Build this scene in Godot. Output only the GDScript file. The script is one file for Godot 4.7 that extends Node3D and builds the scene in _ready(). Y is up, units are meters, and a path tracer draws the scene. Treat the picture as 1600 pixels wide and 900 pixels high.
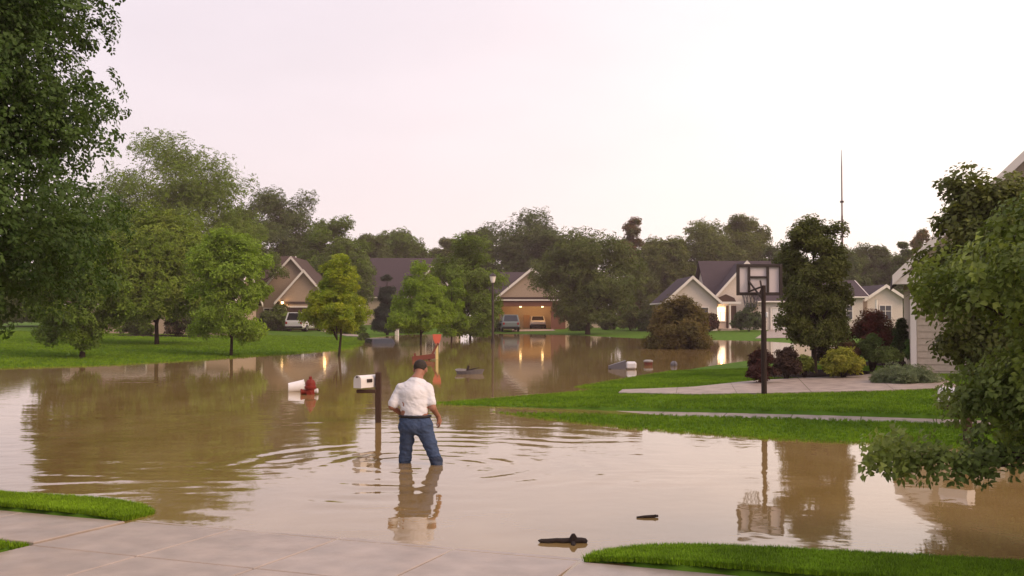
extends Node3D
# Flooded residential street at dusk. x right, y up, -z away from the camera; water level is y = 0.

const F := 1570.0            # focal length in pixels of a 1600 px wide picture
const EYE := 1.9
const PITCH := 0.0261
const TX := 0.938            # street direction: u runs along the street, v across it (away from the camera)
const TZ := 0.347
var M := {}
var used := {}
var poly_far := PackedVector2Array()
var poly_near := PackedVector2Array()
var spray_far: ArrayMesh
var spray_near: ArrayMesh
var needle_spray: ArrayMesh
var tuft: ArrayMesh

# ------------------------------------------------------------------ layout
func wp(x: float, y: float, d: float) -> Vector3:
	var c := Vector3((x - 800.0) / F, (450.0 - y) / F, -1.0).rotated(Vector3.RIGHT, PITCH)
	return Vector3(0, EYE, 0) + c * (d / -c.z)
func gp(x: float, y: float, h := 0.0) -> Vector3:
	var c := Vector3((x - 800.0) / F, (450.0 - y) / F, -1.0).rotated(Vector3.RIGHT, PITCH)
	return Vector3(0, EYE, 0) + c * ((h - EYE) / c.y)
func from_uv(u: float, v: float, y := 0.0) -> Vector3:
	# u = TX*x + TZ*z, v = TZ*x - TX*z
	return Vector3(TX * u + TZ * v, y, TZ * u - TX * v)
func u_of(x: float, z: float) -> float: return TX * x + TZ * z
func v_of(x: float, z: float) -> float: return TZ * x - TX * z

func shore(poly: PackedVector2Array, x: float, z: float) -> float:
	var p := Vector2(x, z)
	var best := 1e9
	for i in poly.size():
		var q := Geometry2D.get_closest_point_to_segment(p, poly[i], poly[(i + 1) % poly.size()])
		best = minf(best, p.distance_squared_to(q))
	best = sqrt(best)
	return best if Geometry2D.is_point_in_polygon(p, poly) else -best
func drive_h(v: float) -> float: return (7.55 - v) * 0.03
func walk_h(v: float) -> float: return 0.014 + (7.42 - v) * 0.03
func land_near(u: float, v: float) -> float:
	var dl := clampf(maxf(u + 2.2, -6.52 - u), -1.0, 60.0)   # distance outside the driveway
	if dl < 0.0 or v > 10.0:
		return minf(drive_h(v) - 0.12, 0.4) if dl < 0.0 else -0.44
	var edge := 8.05
	if u > -2.2:
		edge = 8.28 + 0.05 * sin(u * 1.7) + 0.03 * (u + 2.2)
		edge -= 0.75 * exp(-dl * 2.2)
	else:
		edge = 8.06 + 0.04 * sin(u * 2.3) - 0.42 * exp(-dl * 3.0)
	var h := (edge - v) * 0.075 if v > 7.43 else (edge - 7.43) * 0.075 + (7.43 - v) * 0.03
	if v < 7.46 and v > 6.2: h = minf(h, walk_h(v) - 0.035)
	return clampf(h, -0.44, 0.35)
func ground_h(x: float, z: float) -> float:
	var v := v_of(x, z)
	var h := -0.44
	if v < 11.0: h = maxf(h, land_near(u_of(x, z), v))
	if v > 13.0:
		var s := shore(poly_near, x, z)
		var b := clampf(s * 0.06, -0.44, 0.0) if s < 0.0 else minf(s * 0.032, 0.42)
		if s > 0.0 and v > 18.25 and v < 19.35: b -= 0.09
		h = maxf(h, b)
		if z < -25.0:
			s = shore(poly_far, x, z)
			h = maxf(h, clampf(s * 0.06, -0.44, 0.0) if s < 0.0 else 0.9 * (1.0 - exp(-s * 0.035)))
	return h

# ------------------------------------------------------------------ nodes
func numbered(n: String) -> String:
	if not used.has(n):
		used[n] = 0
		return n
	used[n] += 1
	return "%s_%03d" % [n, used[n]]
func thing(called: String, label: String, category: String, at := Vector3.ZERO, turn := 0.0, group := "", kind := "") -> Node3D:
	var o := Node3D.new()
	o.name = numbered(called)
	add_child(o)
	o.position = at
	o.rotation.y = turn
	tag(o, label, category, group, kind)
	return o
func tag(o: Node, label: String, category := "", group := "", kind := "") -> void:
	if label: o.set_meta("label", label)
	if category: o.set_meta("category", category)
	if group: o.set_meta("group", group)
	if kind: o.set_meta("kind", kind)
func part(parent: Node, called: String, mesh: Mesh, m: Material, at := Vector3.ZERO, turn := 0.0, stuff := false) -> MeshInstance3D:
	var o := MeshInstance3D.new()
	o.mesh = mesh
	o.material_override = m
	o.name = numbered(called) if parent == self else called
	o.position = at
	o.rotation.y = turn
	parent.add_child(o, true)
	if stuff: o.set_meta("kind", "stuff")
	return o

# ------------------------------------------------------------------ materials
func lin(r: float, g: float, b: float) -> Color: return Color(r, g, b).linear_to_srgb()
func noise_tex(freq: float, octaves: int, ramp: Array, seed_ := 1, size := 512, normal := false, bump := 4.0) -> NoiseTexture2D:
	var n := FastNoiseLite.new()
	n.seed = seed_
	n.noise_type = FastNoiseLite.TYPE_SIMPLEX_SMOOTH
	n.frequency = freq
	n.fractal_octaves = octaves
	var t := NoiseTexture2D.new()
	t.width = size
	t.height = size
	t.seamless = true
	t.noise = n
	t.as_normal_map = normal
	t.bump_strength = bump
	if ramp.size():
		var g := Gradient.new()
		g.offsets = PackedFloat32Array([0.0, 0.5, 1.0])
		g.colors = PackedColorArray(ramp)
		t.color_ramp = g
	return t
func mat(c: Color, rough := 0.8, spec := 0.4, metal := 0.0) -> StandardMaterial3D:
	var m := StandardMaterial3D.new()
	m.albedo_color = c
	m.roughness = rough
	m.metallic_specular = spec
	m.metallic = metal
	return m
func grained(c: Color, lo: float, hi: float, scale_: float, rough := 0.85, freq := 0.02, seed_ := 1, spec := 0.35, bump := 0.0) -> StandardMaterial3D:
	var m := mat(c, rough, spec)
	m.albedo_texture = noise_tex(freq, 5, [Color(lo, lo, lo), Color((lo + hi) / 2, (lo + hi) / 2, (lo + hi) / 2), Color(hi, hi, hi)], seed_)
	m.uv1_triplanar = true
	m.uv1_world_triplanar = true
	m.uv1_scale = Vector3.ONE * scale_
	if bump > 0.0:
		m.normal_enabled = true
		m.normal_texture = noise_tex(freq * 3.0, 5, [], seed_ + 7, 512, true, bump)
	return m
func leaf_mat() -> StandardMaterial3D:
	var m := mat(Color.WHITE, 0.55, 0.3)
	m.vertex_color_use_as_albedo = true
	m.cull_mode = BaseMaterial3D.CULL_DISABLED
	m.backlight_enabled = true
	m.backlight = Color(0.9, 0.9, 0.6)
	return m
func glow(c: Color, e: float) -> StandardMaterial3D:
	var m := mat(c, 0.5)
	m.emission_enabled = true
	m.emission = c
	m.emission_energy_multiplier = e
	return m
func make_materials() -> void:
	M.leaf = leaf_mat()
	M.grass = mat(Color.WHITE, 0.7, 0.25)
	M.grass.vertex_color_use_as_albedo = true
	M.grass.cull_mode = BaseMaterial3D.CULL_DISABLED
	M.grass.backlight_enabled = true
	M.grass.backlight = Color(0.3, 0.4, 0.15)
	M.bark = grained(lin(0.075, 0.055, 0.04), 0.6, 1.0, 2.0, 0.95, 0.03, 3, 0.2, 6.0)
	M.ground = mat(Color.WHITE, 0.95, 0.2)
	var gt := noise_tex(0.012, 5, [lin(0.05, 0.11, 0.008), lin(0.08, 0.16, 0.012), lin(0.11, 0.20, 0.016)], 11, 1024)
	M.ground.albedo_texture = gt
	M.ground.uv1_triplanar = true
	M.ground.uv1_world_triplanar = true
	M.ground.uv1_scale = Vector3.ONE * 0.13
	M.mulch = grained(lin(0.05, 0.032, 0.026), 0.4, 1.0, 1.2, 1.0, 0.06, 5, 0.2, 10.0)
	M.concrete = grained(lin(0.45, 0.365, 0.30), 0.84, 1.0, 0.45, 0.42, 0.01, 21, 0.5, 0.5)
	M.concrete.roughness_texture = noise_tex(0.01, 4, [Color(0.7, 0.7, 0.7), Color(0.85, 0.85, 0.85), Color(1, 1, 1)], 23)
	M.concrete.roughness = 0.42
	M.dry_concrete = grained(lin(0.46, 0.37, 0.31), 0.75, 1.0, 0.3, 0.6, 0.012, 24, 0.4)
	M.joint = mat(lin(0.03, 0.024, 0.02), 0.95, 0.2)
	# muddy flood water, opaque with silt
	M.water = mat(Color.WHITE, 0.035, 0.78)
	M.water.albedo_texture = noise_tex(0.002, 4, [lin(0.25, 0.162, 0.055), lin(0.29, 0.19, 0.072), lin(0.33, 0.225, 0.095)], 31, 1024)
	M.water.uv1_triplanar = true
	M.water.uv1_world_triplanar = true
	M.water.uv1_scale = Vector3.ONE * 0.22
	M.water.normal_enabled = true
	M.water.normal_texture = noise_tex(0.02, 3, [], 33, 512, true, 5.0)
	M.water.normal_scale = 0.022
	M.beige = grained(lin(0.46, 0.35, 0.26), 0.88, 1.0, 0.8, 0.9, 0.02, 41)
	M.cream = grained(lin(0.55, 0.46, 0.36), 0.88, 1.0, 0.8, 0.9, 0.02, 42)
	M.white_wall = grained(lin(0.70, 0.61, 0.54), 0.9, 1.0, 0.8, 0.85, 0.02, 43)
	M.trim = mat(lin(0.74, 0.68, 0.62), 0.6)
	M.brick = grained(lin(0.30, 0.13, 0.085), 0.6, 1.0, 1.3, 0.9, 0.05, 44)
	M.roof = grained(lin(0.11, 0.085, 0.095), 0.6, 1.0, 0.7, 0.95, 0.04, 45)
	M.brown_roof = grained(lin(0.13, 0.09, 0.075), 0.6, 1.0, 0.7, 0.95, 0.04, 46)
	M.pane = mat(lin(0.02, 0.022, 0.026), 0.06, 0.6)
	M.dark_door = mat(lin(0.06, 0.035, 0.026), 0.6)
	M.white_paint = mat(lin(0.75, 0.72, 0.7), 0.45)
	M.white_plastic = mat(lin(0.78, 0.76, 0.76), 0.4)
	M.grey_plastic = mat(lin(0.16, 0.15, 0.16), 0.5)
	M.dark_plastic = mat(lin(0.02, 0.018, 0.018), 0.5)
	M.dark_metal = mat(lin(0.03, 0.018, 0.014), 0.5, 0.5)
	M.rust_metal = grained(lin(0.05, 0.028, 0.022), 0.6, 1.0, 3.0, 0.6, 0.03, 51)
	M.mast = mat(lin(0.16, 0.10, 0.09), 0.6)
	M.post_wood = grained(lin(0.13, 0.08, 0.06), 0.55, 1.0, 4.0, 0.9, 0.04, 52, 0.2, 4.0)
	M.log = grained(lin(0.06, 0.038, 0.028), 0.5, 1.0, 5.0, 0.7, 0.04, 53, 0.4, 8.0)
	M.hydrant = grained(lin(0.28, 0.028, 0.014), 0.7, 1.0, 4.0, 0.5, 0.03, 54)
	M.orange = mat(lin(0.62, 0.13, 0.075), 0.6)
	M.yellow = mat(lin(0.75, 0.6, 0.25), 0.5)
	M.red_wood = mat(lin(0.17, 0.05, 0.032), 0.8)
	M.skin = grained(lin(0.40, 0.19, 0.125), 0.85, 1.0, 8.0, 0.55, 0.03, 55)
	M.hair = grained(lin(0.085, 0.066, 0.054), 0.4, 1.0, 20.0, 0.8, 0.08, 56)
	M.shirt = grained(lin(0.78, 0.77, 0.80), 0.94, 1.0, 6.0, 0.95, 0.02, 57, 0.15, 3.0)
	M.jeans = grained(lin(0.10, 0.145, 0.26), 0.6, 1.0, 5.0, 0.95, 0.03, 58, 0.15, 4.0)
	M.wet_jeans = grained(lin(0.045, 0.064, 0.115), 0.7, 1.0, 5.0, 0.6, 0.03, 58, 0.3)
	M.belt = mat(lin(0.015, 0.013, 0.013), 0.5)
	M.acrylic = mat(Color(0.9, 0.85, 0.85, 0.75), 0.25)
	M.acrylic.transparency = BaseMaterial3D.TRANSPARENCY_ALPHA
	M.tyre = mat(lin(0.015, 0.015, 0.015), 0.9)
	M.chrome = mat(lin(0.5, 0.5, 0.5), 0.25, 0.5, 0.9)
	M.tail = mat(lin(0.3, 0.01, 0.01), 0.3)
	M.car_white = mat(lin(0.7, 0.68, 0.68), 0.25, 0.5)
	M.car_teal = mat(lin(0.19, 0.22, 0.21), 0.25, 0.5)
	M.car_grey = mat(lin(0.04, 0.036, 0.042), 0.25, 0.5)
	M.drywall = mat(lin(0.62, 0.40, 0.22), 0.9)
	M.garage_floor = mat(lin(0.12, 0.09, 0.07), 0.9)
	M.cardboard = mat(lin(0.35, 0.22, 0.12), 0.9)
	M.lamp_glow = glow(Color(1.0, 0.82, 0.55), 5.0)
	M.window_glow = glow(Color(1.0, 0.93, 0.82), 0.8)
	M.lantern_glass = mat(lin(0.75, 0.72, 0.68), 0.3)
	M.stone = grained(lin(0.5, 0.47, 0.44), 0.7, 1.0, 5.0, 0.9, 0.03, 59)

# ------------------------------------------------------------------ geometry helpers
func begin() -> SurfaceTool:
	var st := SurfaceTool.new()
	st.begin(Mesh.PRIMITIVE_TRIANGLES)
	return st
func tri(st: SurfaceTool, a: Vector3, b: Vector3, c: Vector3, na: Vector3, nb: Vector3, nc: Vector3) -> void:
	# wound so that the front looks along the normals
	if (c - a).cross(b - a).dot(na + nb + nc) < 0.0:
		var t := b
		b = c
		c = t
		t = nb
		nb = nc
		nc = t
	st.set_normal(na)
	st.add_vertex(a)
	st.set_normal(nb)
	st.add_vertex(b)
	st.set_normal(nc)
	st.add_vertex(c)
func face(st: SurfaceTool, pts: Array, c: Vector3) -> void:
	# convex planar face turned away from c
	var n: Vector3 = (pts[1] - pts[0]).cross(pts[2] - pts[0])
	if n.length_squared() < 1e-14 and pts.size() > 3: n = (pts[2] - pts[0]).cross(pts[3] - pts[0])
	n = n.normalized()
	var flip: bool = n.dot(pts[0] - c) < 0.0
	if flip: n = -n
	for i in range(1, pts.size() - 1):
		for p in ([pts[0], pts[i], pts[i + 1]] if flip else [pts[0], pts[i + 1], pts[i]]):
			st.set_normal(n)
			st.add_vertex(p)
func box(st: SurfaceTool, c: Vector3, s: Vector3, basis_ := Basis.IDENTITY, bev := 0.0) -> void:
	var h := s / 2.0
	bev = minf(bev, minf(h.x, minf(h.y, h.z)) * 0.8)
	if bev <= 0.0:
		for ax in 3:
			for sg in [-1.0, 1.0]:
				var pts := []
				for k in [[-1, -1], [1, -1], [1, 1], [-1, 1]]:
					var p := Vector3.ZERO
					p[ax] = h[ax] * sg
					p[(ax + 1) % 3] = h[(ax + 1) % 3] * k[0]
					p[(ax + 2) % 3] = h[(ax + 2) % 3] * k[1]
					pts.append(c + basis_ * p)
				face(st, pts, c)
		return
	for ax in 3:
		var b1 := (ax + 1) % 3
		var b2 := (ax + 2) % 3
		for sg in [-1.0, 1.0]:
			var pts := []
			for k in [[-1, -1], [1, -1], [1, 1], [-1, 1]]:
				var p := Vector3.ZERO
				p[ax] = h[ax] * sg
				p[b1] = (h[b1] - bev) * k[0]
				p[b2] = (h[b2] - bev) * k[1]
				pts.append(c + basis_ * p)
			face(st, pts, c)
		for s1 in [-1.0, 1.0]:
			for s2 in [-1.0, 1.0]:
				var e := []
				for k in [[-1, 0], [1, 0], [1, 1], [-1, 1]]:
					var p := Vector3.ZERO
					p[ax] = (h[ax] - bev) * k[0]
					p[b1] = (h[b1] - (0.0 if k[1] == 0 else bev)) * s1
					p[b2] = (h[b2] - (bev if k[1] == 0 else 0.0)) * s2
					e.append(c + basis_ * p)
				face(st, e, c)
	for sx in [-1.0, 1.0]:
		for sy in [-1.0, 1.0]:
			for sz in [-1.0, 1.0]:
				var sg3 := Vector3(sx, sy, sz)
				var t := []
				for ax in 3:
					var p := (h - Vector3.ONE * bev) * sg3
					p[ax] = h[ax] * sg3[ax]
					t.append(c + basis_ * p)
				face(st, t, c)
func box_mesh(s: Vector3, bev := 0.0, c := Vector3.ZERO, basis_ := Basis.IDENTITY) -> ArrayMesh:
	var st := begin()
	box(st, c, s, basis_, bev)
	return st.commit()
func prism(st: SurfaceTool, outline: Array, z0: float, z1: float) -> void:
	# convex outline (x, y) swept from z0 to z1
	var c := Vector3.ZERO
	for p in outline: c += Vector3(p.x, p.y, (z0 + z1) / 2)
	c /= outline.size()
	var a := []
	var b := []
	for p in outline:
		a.append(Vector3(p.x, p.y, z0))
		b.append(Vector3(p.x, p.y, z1))
	face(st, a, c)
	face(st, b, c)
	for i in outline.size():
		var j := (i + 1) % outline.size()
		face(st, [a[i], a[j], b[j], b[i]], c)
func prism_mesh(outline: Array, z0: float, z1: float) -> ArrayMesh:
	var st := begin()
	prism(st, outline, z0, z1)
	return st.commit()
func tube(st: SurfaceTool, path: Array, radii: Array, sides := 8, cap := true) -> void:
	var rings := []
	var side := Vector3.RIGHT
	for i in path.size():
		var dir: Vector3 = (path[mini(i + 1, path.size() - 1)] - path[maxi(i - 1, 0)]).normalized()
		side = side - dir * side.dot(dir)
		if side.length() < 0.05: side = dir.cross(Vector3(0.3, 0.2, 0.9))
		side = side.normalized()
		var up := dir.cross(side)
		var ring := []
		for k in sides:
			var a := TAU * k / sides
			var n := side * cos(a) + up * sin(a)
			ring.append([path[i] + n * radii[i], n])
		rings.append(ring)
	for i in rings.size() - 1:
		for k in sides:
			var q := (k + 1) % sides
			var A = rings[i][k]; var B = rings[i][q]; var C = rings[i + 1][q]; var D = rings[i + 1][k]
			tri(st, A[0], B[0], C[0], A[1], B[1], C[1])
			tri(st, A[0], C[0], D[0], A[1], C[1], D[1])
	if cap:
		for e in [0, rings.size() - 1]:
			var pts := []
			for v in rings[e]: pts.append(v[0])
			var inner: Vector3 = path[1] if e == 0 else path[rings.size() - 2]
			face(st, pts, inner)
func tube_mesh(path: Array, radii: Array, sides := 8) -> ArrayMesh:
	var st := begin()
	tube(st, path, radii, sides)
	return st.commit()
func lathe_mesh(profile: Array, sides := 16) -> ArrayMesh:
	# profile of (radius, y)
	var st := begin()
	for i in profile.size() - 1:
		var p: Vector2 = profile[i]
		var q: Vector2 = profile[i + 1]
		var n2 := Vector2(q.y - p.y, -(q.x - p.x)).normalized()
		for k in sides:
			var a := TAU * k / sides
			var b := TAU * (k + 1) / sides
			var na := Vector3(cos(a) * n2.x, n2.y, sin(a) * n2.x)
			var nb := Vector3(cos(b) * n2.x, n2.y, sin(b) * n2.x)
			var pa := Vector3(cos(a) * p.x, p.y, sin(a) * p.x)
			var pb := Vector3(cos(b) * p.x, p.y, sin(b) * p.x)
			var qa := Vector3(cos(a) * q.x, q.y, sin(a) * q.x)
			var qb := Vector3(cos(b) * q.x, q.y, sin(b) * q.x)
			tri(st, pa, pb, qb, na, nb, nb)
			tri(st, pa, qb, qa, na, nb, na)
	return st.commit()

# ------------------------------------------------------------------ foliage
func leaf(st: SurfaceTool, base: Vector3, dir: Vector3, up: Vector3, l: float, w: float, fine: bool) -> void:
	var side := dir.cross(up).normalized()
	up = side.cross(dir).normalized()
	var tip := base + dir * l - up * l * 0.18
	var mid := base + dir * l * 0.45 - up * l * 0.02
	var fold := up * w * 0.22
	var L := base + dir * l * 0.42 - side * w + fold
	var R := base + dir * l * 0.42 + side * w + fold
	var tris: Array
	if fine:
		var L2 := base + dir * l * 0.72 - side * w * 0.62 + fold * 0.3 - up * l * 0.06
		var R2 := base + dir * l * 0.72 + side * w * 0.62 + fold * 0.3 - up * l * 0.06
		tris = [[base, mid, L], [base, R, mid], [L, mid, L2], [R, R2, mid], [L2, mid, tip], [mid, R2, tip]]
	else:
		tris = [[base, tip, L], [base, R, tip]]
	for t in tris:
		var n: Vector3 = (t[2] - t[0]).cross(t[1] - t[0]).normalized()
		for p in t:
			st.set_normal(n)
			st.add_vertex(p)
func make_sprays() -> void:
	var rng := RandomNumberGenerator.new()
	rng.seed = 77
	for which in 2:
		var st := begin()
		for k in 7:
			var a := TAU * k / 7.0 + rng.randf_range(-0.4, 0.4)
			var dir := Vector3(cos(a), rng.randf_range(-0.45, 0.35), sin(a)).normalized()
			var base := dir * rng.randf_range(0.05, 0.4) + Vector3(0, rng.randf_range(-0.3, 0.3), 0)
			leaf(st, base, dir, (Vector3.UP + Vector3(rng.randfn(), 0, rng.randfn()) * 0.4).normalized(), rng.randf_range(0.55, 0.8), rng.randf_range(0.2, 0.28), which == 1)
		if which == 0: spray_far = st.commit()
		else: spray_near = st.commit()
	var sn := begin()
	for k in 12:
		var a := TAU * k / 12.0 + rng.randf_range(-0.2, 0.2)
		var dir := Vector3(cos(a), rng.randf_range(-0.3, 0.5), sin(a)).normalized()
		leaf(sn, dir * 0.1, dir, Vector3.UP, rng.randf_range(0.6, 1.0), 0.07, false)
	needle_spray = sn.commit()
	var tg := begin()
	for k in 7:
		var a := TAU * k / 7.0 + rng.randf_range(-0.3, 0.3)
		var dir := Vector3(cos(a), 0, sin(a))
		var base := dir * rng.randf_range(0.0, 0.35) + Vector3(0, -0.1, 0)
		var lean := rng.randf_range(0.15, 0.6)
		var h := rng.randf_range(0.7, 1.1)
		var side := dir.cross(Vector3.UP) * 0.055
		var mid := base + Vector3.UP * h * 0.6 + dir * lean * 0.35
		var tip := base + Vector3.UP * h + dir * lean
		for t in [[base - side, base + side, mid + side * 0.8], [base - side, mid + side * 0.8, mid - side * 0.8], [mid - side * 0.8, mid + side * 0.8, tip]]:
			var n: Vector3 = (t[1] - t[0]).cross(t[2] - t[0]).normalized()
			tri(tg, t[0], t[1], t[2], n, n, n)
	tuft = tg.commit()
func crown_r(shape: String, t: float) -> float:
	match shape:
		"pyramid": return (pow(t / 0.16, 0.7) if t < 0.16 else pow((1.0 - t) / 0.84, 0.85)) * 0.97 + 0.03
		"cone": return (t / 0.06 if t < 0.06 else (1.0 - t) / 0.94) * 0.97 + 0.02
		"oval": return pow(maxf(1.0 - pow(absf(2.0 * t - 0.8) / 1.2, 2.2), 0.0), 0.5) * 0.97 + 0.03
		"column": return pow(maxf(1.0 - pow(absf(2.0 * t - 1.0), 9.0), 0.0), 0.5)
		"dome": return pow(maxf(1.0 - pow(maxf(t - 0.12, 0.0) / 0.88, 2.0), 0.0), 0.5) * (1.0 if t > 0.12 else 0.7 + 0.3 * t / 0.12)
	return pow(maxf(1.0 - pow(absf(2.0 * t - 0.95) / 1.05, 2.0), 0.0), 0.5)
func multi(parent: Node, called: String, mesh: Mesh, m: Material, xs: Array, cs: Array) -> MultiMeshInstance3D:
	var mm := MultiMesh.new()
	mm.transform_format = MultiMesh.TRANSFORM_3D
	mm.use_colors = true
	mm.mesh = mesh
	mm.instance_count = xs.size()
	for i in xs.size():
		mm.set_instance_transform(i, xs[i])
		mm.set_instance_color(i, cs[i])
	var o := MultiMeshInstance3D.new()
	o.multimesh = mm
	o.material_override = m
	o.name = called
	parent.add_child(o, true)
	o.set_meta("kind", "stuff")
	return o
# o: shape, h (total), b (crown bottom), r (crown radius), n (sprays), s (spray size), c (linear colour), clumps, seed, lean
func plant(called: String, label: String, cat: String, at: Vector3, o: Dictionary, group := "") -> Node3D:
	var rng := RandomNumberGenerator.new()
	rng.seed = o.get("seed", 1) * 7919 + 13
	var nz := FastNoiseLite.new()
	nz.seed = o.get("seed", 1)
	nz.frequency = 0.9
	var root := thing(called, label, cat, at, 0.0, group)
	var shape: String = o.get("shape", "round")
	var H: float = o.h
	var B: float = o.get("b", 0.0)
	var R: float = o.r
	var nc: int = o.get("clumps", 70)
	var tr: float = o.get("tr", H * 0.018 + 0.02)
	var rough: float = o.get("lumpy", 0.3)
	var centres := []
	for i in nc:
		var t := 0.0
		for tries in 30:
			t = rng.randf()
			if rng.randf() < pow(crown_r(shape, t), 1.4): break
		var a := rng.randf() * TAU
		var lump := 1.0 + rough * 2.0 * nz.get_noise_3d(cos(a) * 1.2, t * 3.0, sin(a) * 1.2)
		var rr := R * crown_r(shape, t) * lump * pow(rng.randf(), 0.42)
		centres.append(Vector3(cos(a) * rr, B + (H - B) * t, sin(a) * rr))
	for e in o.get("extra", []): centres.append(e)
	# trunk and limbs
	var st := begin()
	if o.get("trunk", true):
		var top := H * 0.82
		var path := []
		var rad := []
		var wob := Vector3(rng.randfn(), 0, rng.randfn()) * 0.02 * H
		for i in 7:
			var f := i / 6.0
			path.append(Vector3(0, -0.5 + (top + 0.5) * f, 0) + wob * sin(f * PI))
			rad.append(tr * (1.0 - 0.85 * f) * (1.35 if i == 0 else 1.0))
		tube(st, path, rad, 8)
		part(root, "trunk", st.commit(), M.bark)
		st = begin()
		var nl: int = o.get("limbs", 14)
		for i in mini(nl, centres.size()):
			var c: Vector3 = centres[centres.size() - 1 - i] if i < o.get("extra", []).size() else centres[rng.randi() % centres.size()]
			if c.y < B + 0.12 * (H - B) and i >= o.get("extra", []).size(): continue
			var y0 := clampf(c.y - c.length() * 0.35 - 0.1 * H, maxf(B * 0.7, 0.15 * H), top * 0.9)
			var p0 := Vector3(0, y0, 0)
			var r0 := tr * (1.0 - 0.8 * y0 / top) * 0.55
			var m1 := p0.lerp(c, 0.5) + Vector3(0, 0.05 * H, 0)
			tube(st, [p0, p0.lerp(m1, 0.5) + Vector3(0, 0.015 * H, 0), m1, c], [r0, r0 * 0.8, r0 * 0.55, r0 * 0.15], 5)
		var lm := part(root, "limbs", st.commit(), M.bark)
		lm.set_meta("kind", "stuff")
	else:
		for i in 5:
			var a := TAU * i / 5.0
			tube(st, [Vector3(cos(a) * 0.03, -0.05, sin(a) * 0.03), Vector3(cos(a) * R * 0.3, H * 0.35, sin(a) * R * 0.3), Vector3(cos(a) * R * 0.5, H * 0.6, sin(a) * R * 0.5)], [0.02, 0.014, 0.006], 5)
		part(root, "stems", st.commit(), M.bark).set_meta("kind", "stuff")
	var xs := []
	var cs := []
	var n: int = o.n
	var s: float = o.s
	if not o.get("near", false) and o.get("trunk", true):
		n = int(n * 1.9)
		s *= 0.74
	var cr: float = o.get("cr", R * 0.30)
	var base: Color = o.c
	var alt: Color = o.get("c2", base)
	for i in n:
		var k := rng.randi() % centres.size()
		var c: Vector3 = centres[k]
		var off := Vector3(rng.randfn(), rng.randfn() * 0.62, rng.randfn())
		off = off.limit_length(1.75) * cr * (0.6 if k < nc else 0.38)
		var p := c + off
		if k >= nc and rng.randf() < 0.6: continue
		if k < nc and p.y < B * 0.85 - 0.1: p.y = B * 0.85 + rng.randf() * 0.2 * cr
		var out := Vector3(p.x, (p.y - (B + H) * 0.5) * 0.6, p.z).normalized()
		var up := (Vector3.UP * 0.8 + out * 0.7 + Vector3(rng.randfn(), rng.randfn(), rng.randfn()) * 0.45).normalized()
		var bx := up.cross(Vector3(rng.randfn(), rng.randfn(), rng.randfn())).normalized()
		var sc := s * rng.randf_range(0.7, 1.3)
		xs.append(Transform3D(Basis(bx * sc, up * sc, bx.cross(up) * sc), p))
		var tone := rng.randf_range(0.72, 1.28)
		var mixv := clampf(0.5 + 1.2 * nz.get_noise_3d(p.x * 0.8 + 40.0, p.y * 0.8, p.z * 0.8) + rng.randfn() * 0.18, 0.0, 1.0)
		var col := base.lerp(alt, mixv) * 1.85
		cs.append(Color(col.r * tone, col.g * tone, col.b * tone))
	var sm: Mesh = spray_near if o.get("near", false) else (needle_spray if o.get("needles", false) else spray_far)
	multi(root, "crown" if o.get("trunk", true) else "foliage", sm, M.leaf, xs, cs)
	return root
# tree given by picture extents at distance d
func tree(called: String, label: String, x: float, d: float, top: float, low: float, half: float, o: Dictionary, group := "") -> Node3D:
	var at := wp(x, 491, d)
	at.y = maxf(ground_h(at.x, at.z), -0.44)
	o.h = wp(x, top, d).y - at.y
	o.b = maxf(wp(x, low, d).y - at.y, 0.02)
	o.r = half * d / F
	return plant(called, label, o.get("cat", "tree"), at, o, group)

# ------------------------------------------------------------------ ground, water
func axis(segments: Array) -> PackedFloat32Array:
	# [start, [to, step], [to, step] ...]
	var out := PackedFloat32Array([segments[0]])
	var x: float = segments[0]
	for k in range(1, segments.size()):
		var s = segments[k]
		while x < s[0] - s[1] * 0.5:
			x += s[1]
			out.append(x)
	return out
func sheet(xs: PackedFloat32Array, ds: PackedFloat32Array, hf: Callable, smooth: bool) -> ArrayMesh:
	var nx := xs.size()
	var nd := ds.size()
	var v := PackedVector3Array()
	v.resize(nx * nd)
	for j in nd:
		for i in nx:
			v[j * nx + i] = Vector3(xs[i], hf.call(xs[i], -ds[j]), -ds[j])
	var nn := PackedVector3Array()
	nn.resize(nx * nd)
	for j in nd:
		var j0 := maxi(j - 1, 0)
		var j1 := mini(j + 1, nd - 1)
		for i in nx:
			var a := v[j * nx + mini(i + 1, nx - 1)] - v[j * nx + maxi(i - 1, 0)]
			var b := v[j0 * nx + i] - v[j1 * nx + i]
			nn[j * nx + i] = b.cross(a).normalized()
	var idx := PackedInt32Array()
	idx.resize((nx - 1) * (nd - 1) * 6)
	var w := 0
	for j in nd - 1:
		for i in nx - 1:
			var a := j * nx + i
			idx[w] = a; idx[w + 1] = a + nx; idx[w + 2] = a + 1
			idx[w + 3] = a + 1; idx[w + 4] = a + nx; idx[w + 5] = a + nx + 1
			w += 6
	var arr := []
	arr.resize(Mesh.ARRAY_MAX)
	arr[Mesh.ARRAY_VERTEX] = v
	arr[Mesh.ARRAY_NORMAL] = nn
	arr[Mesh.ARRAY_INDEX] = idx
	var m := ArrayMesh.new()
	m.add_surface_from_arrays(Mesh.PRIMITIVE_TRIANGLES, arr)
	return m
var rip := FastNoiseLite.new()
var rip2 := FastNoiseLite.new()
var man_at := Vector3.ZERO
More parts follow.
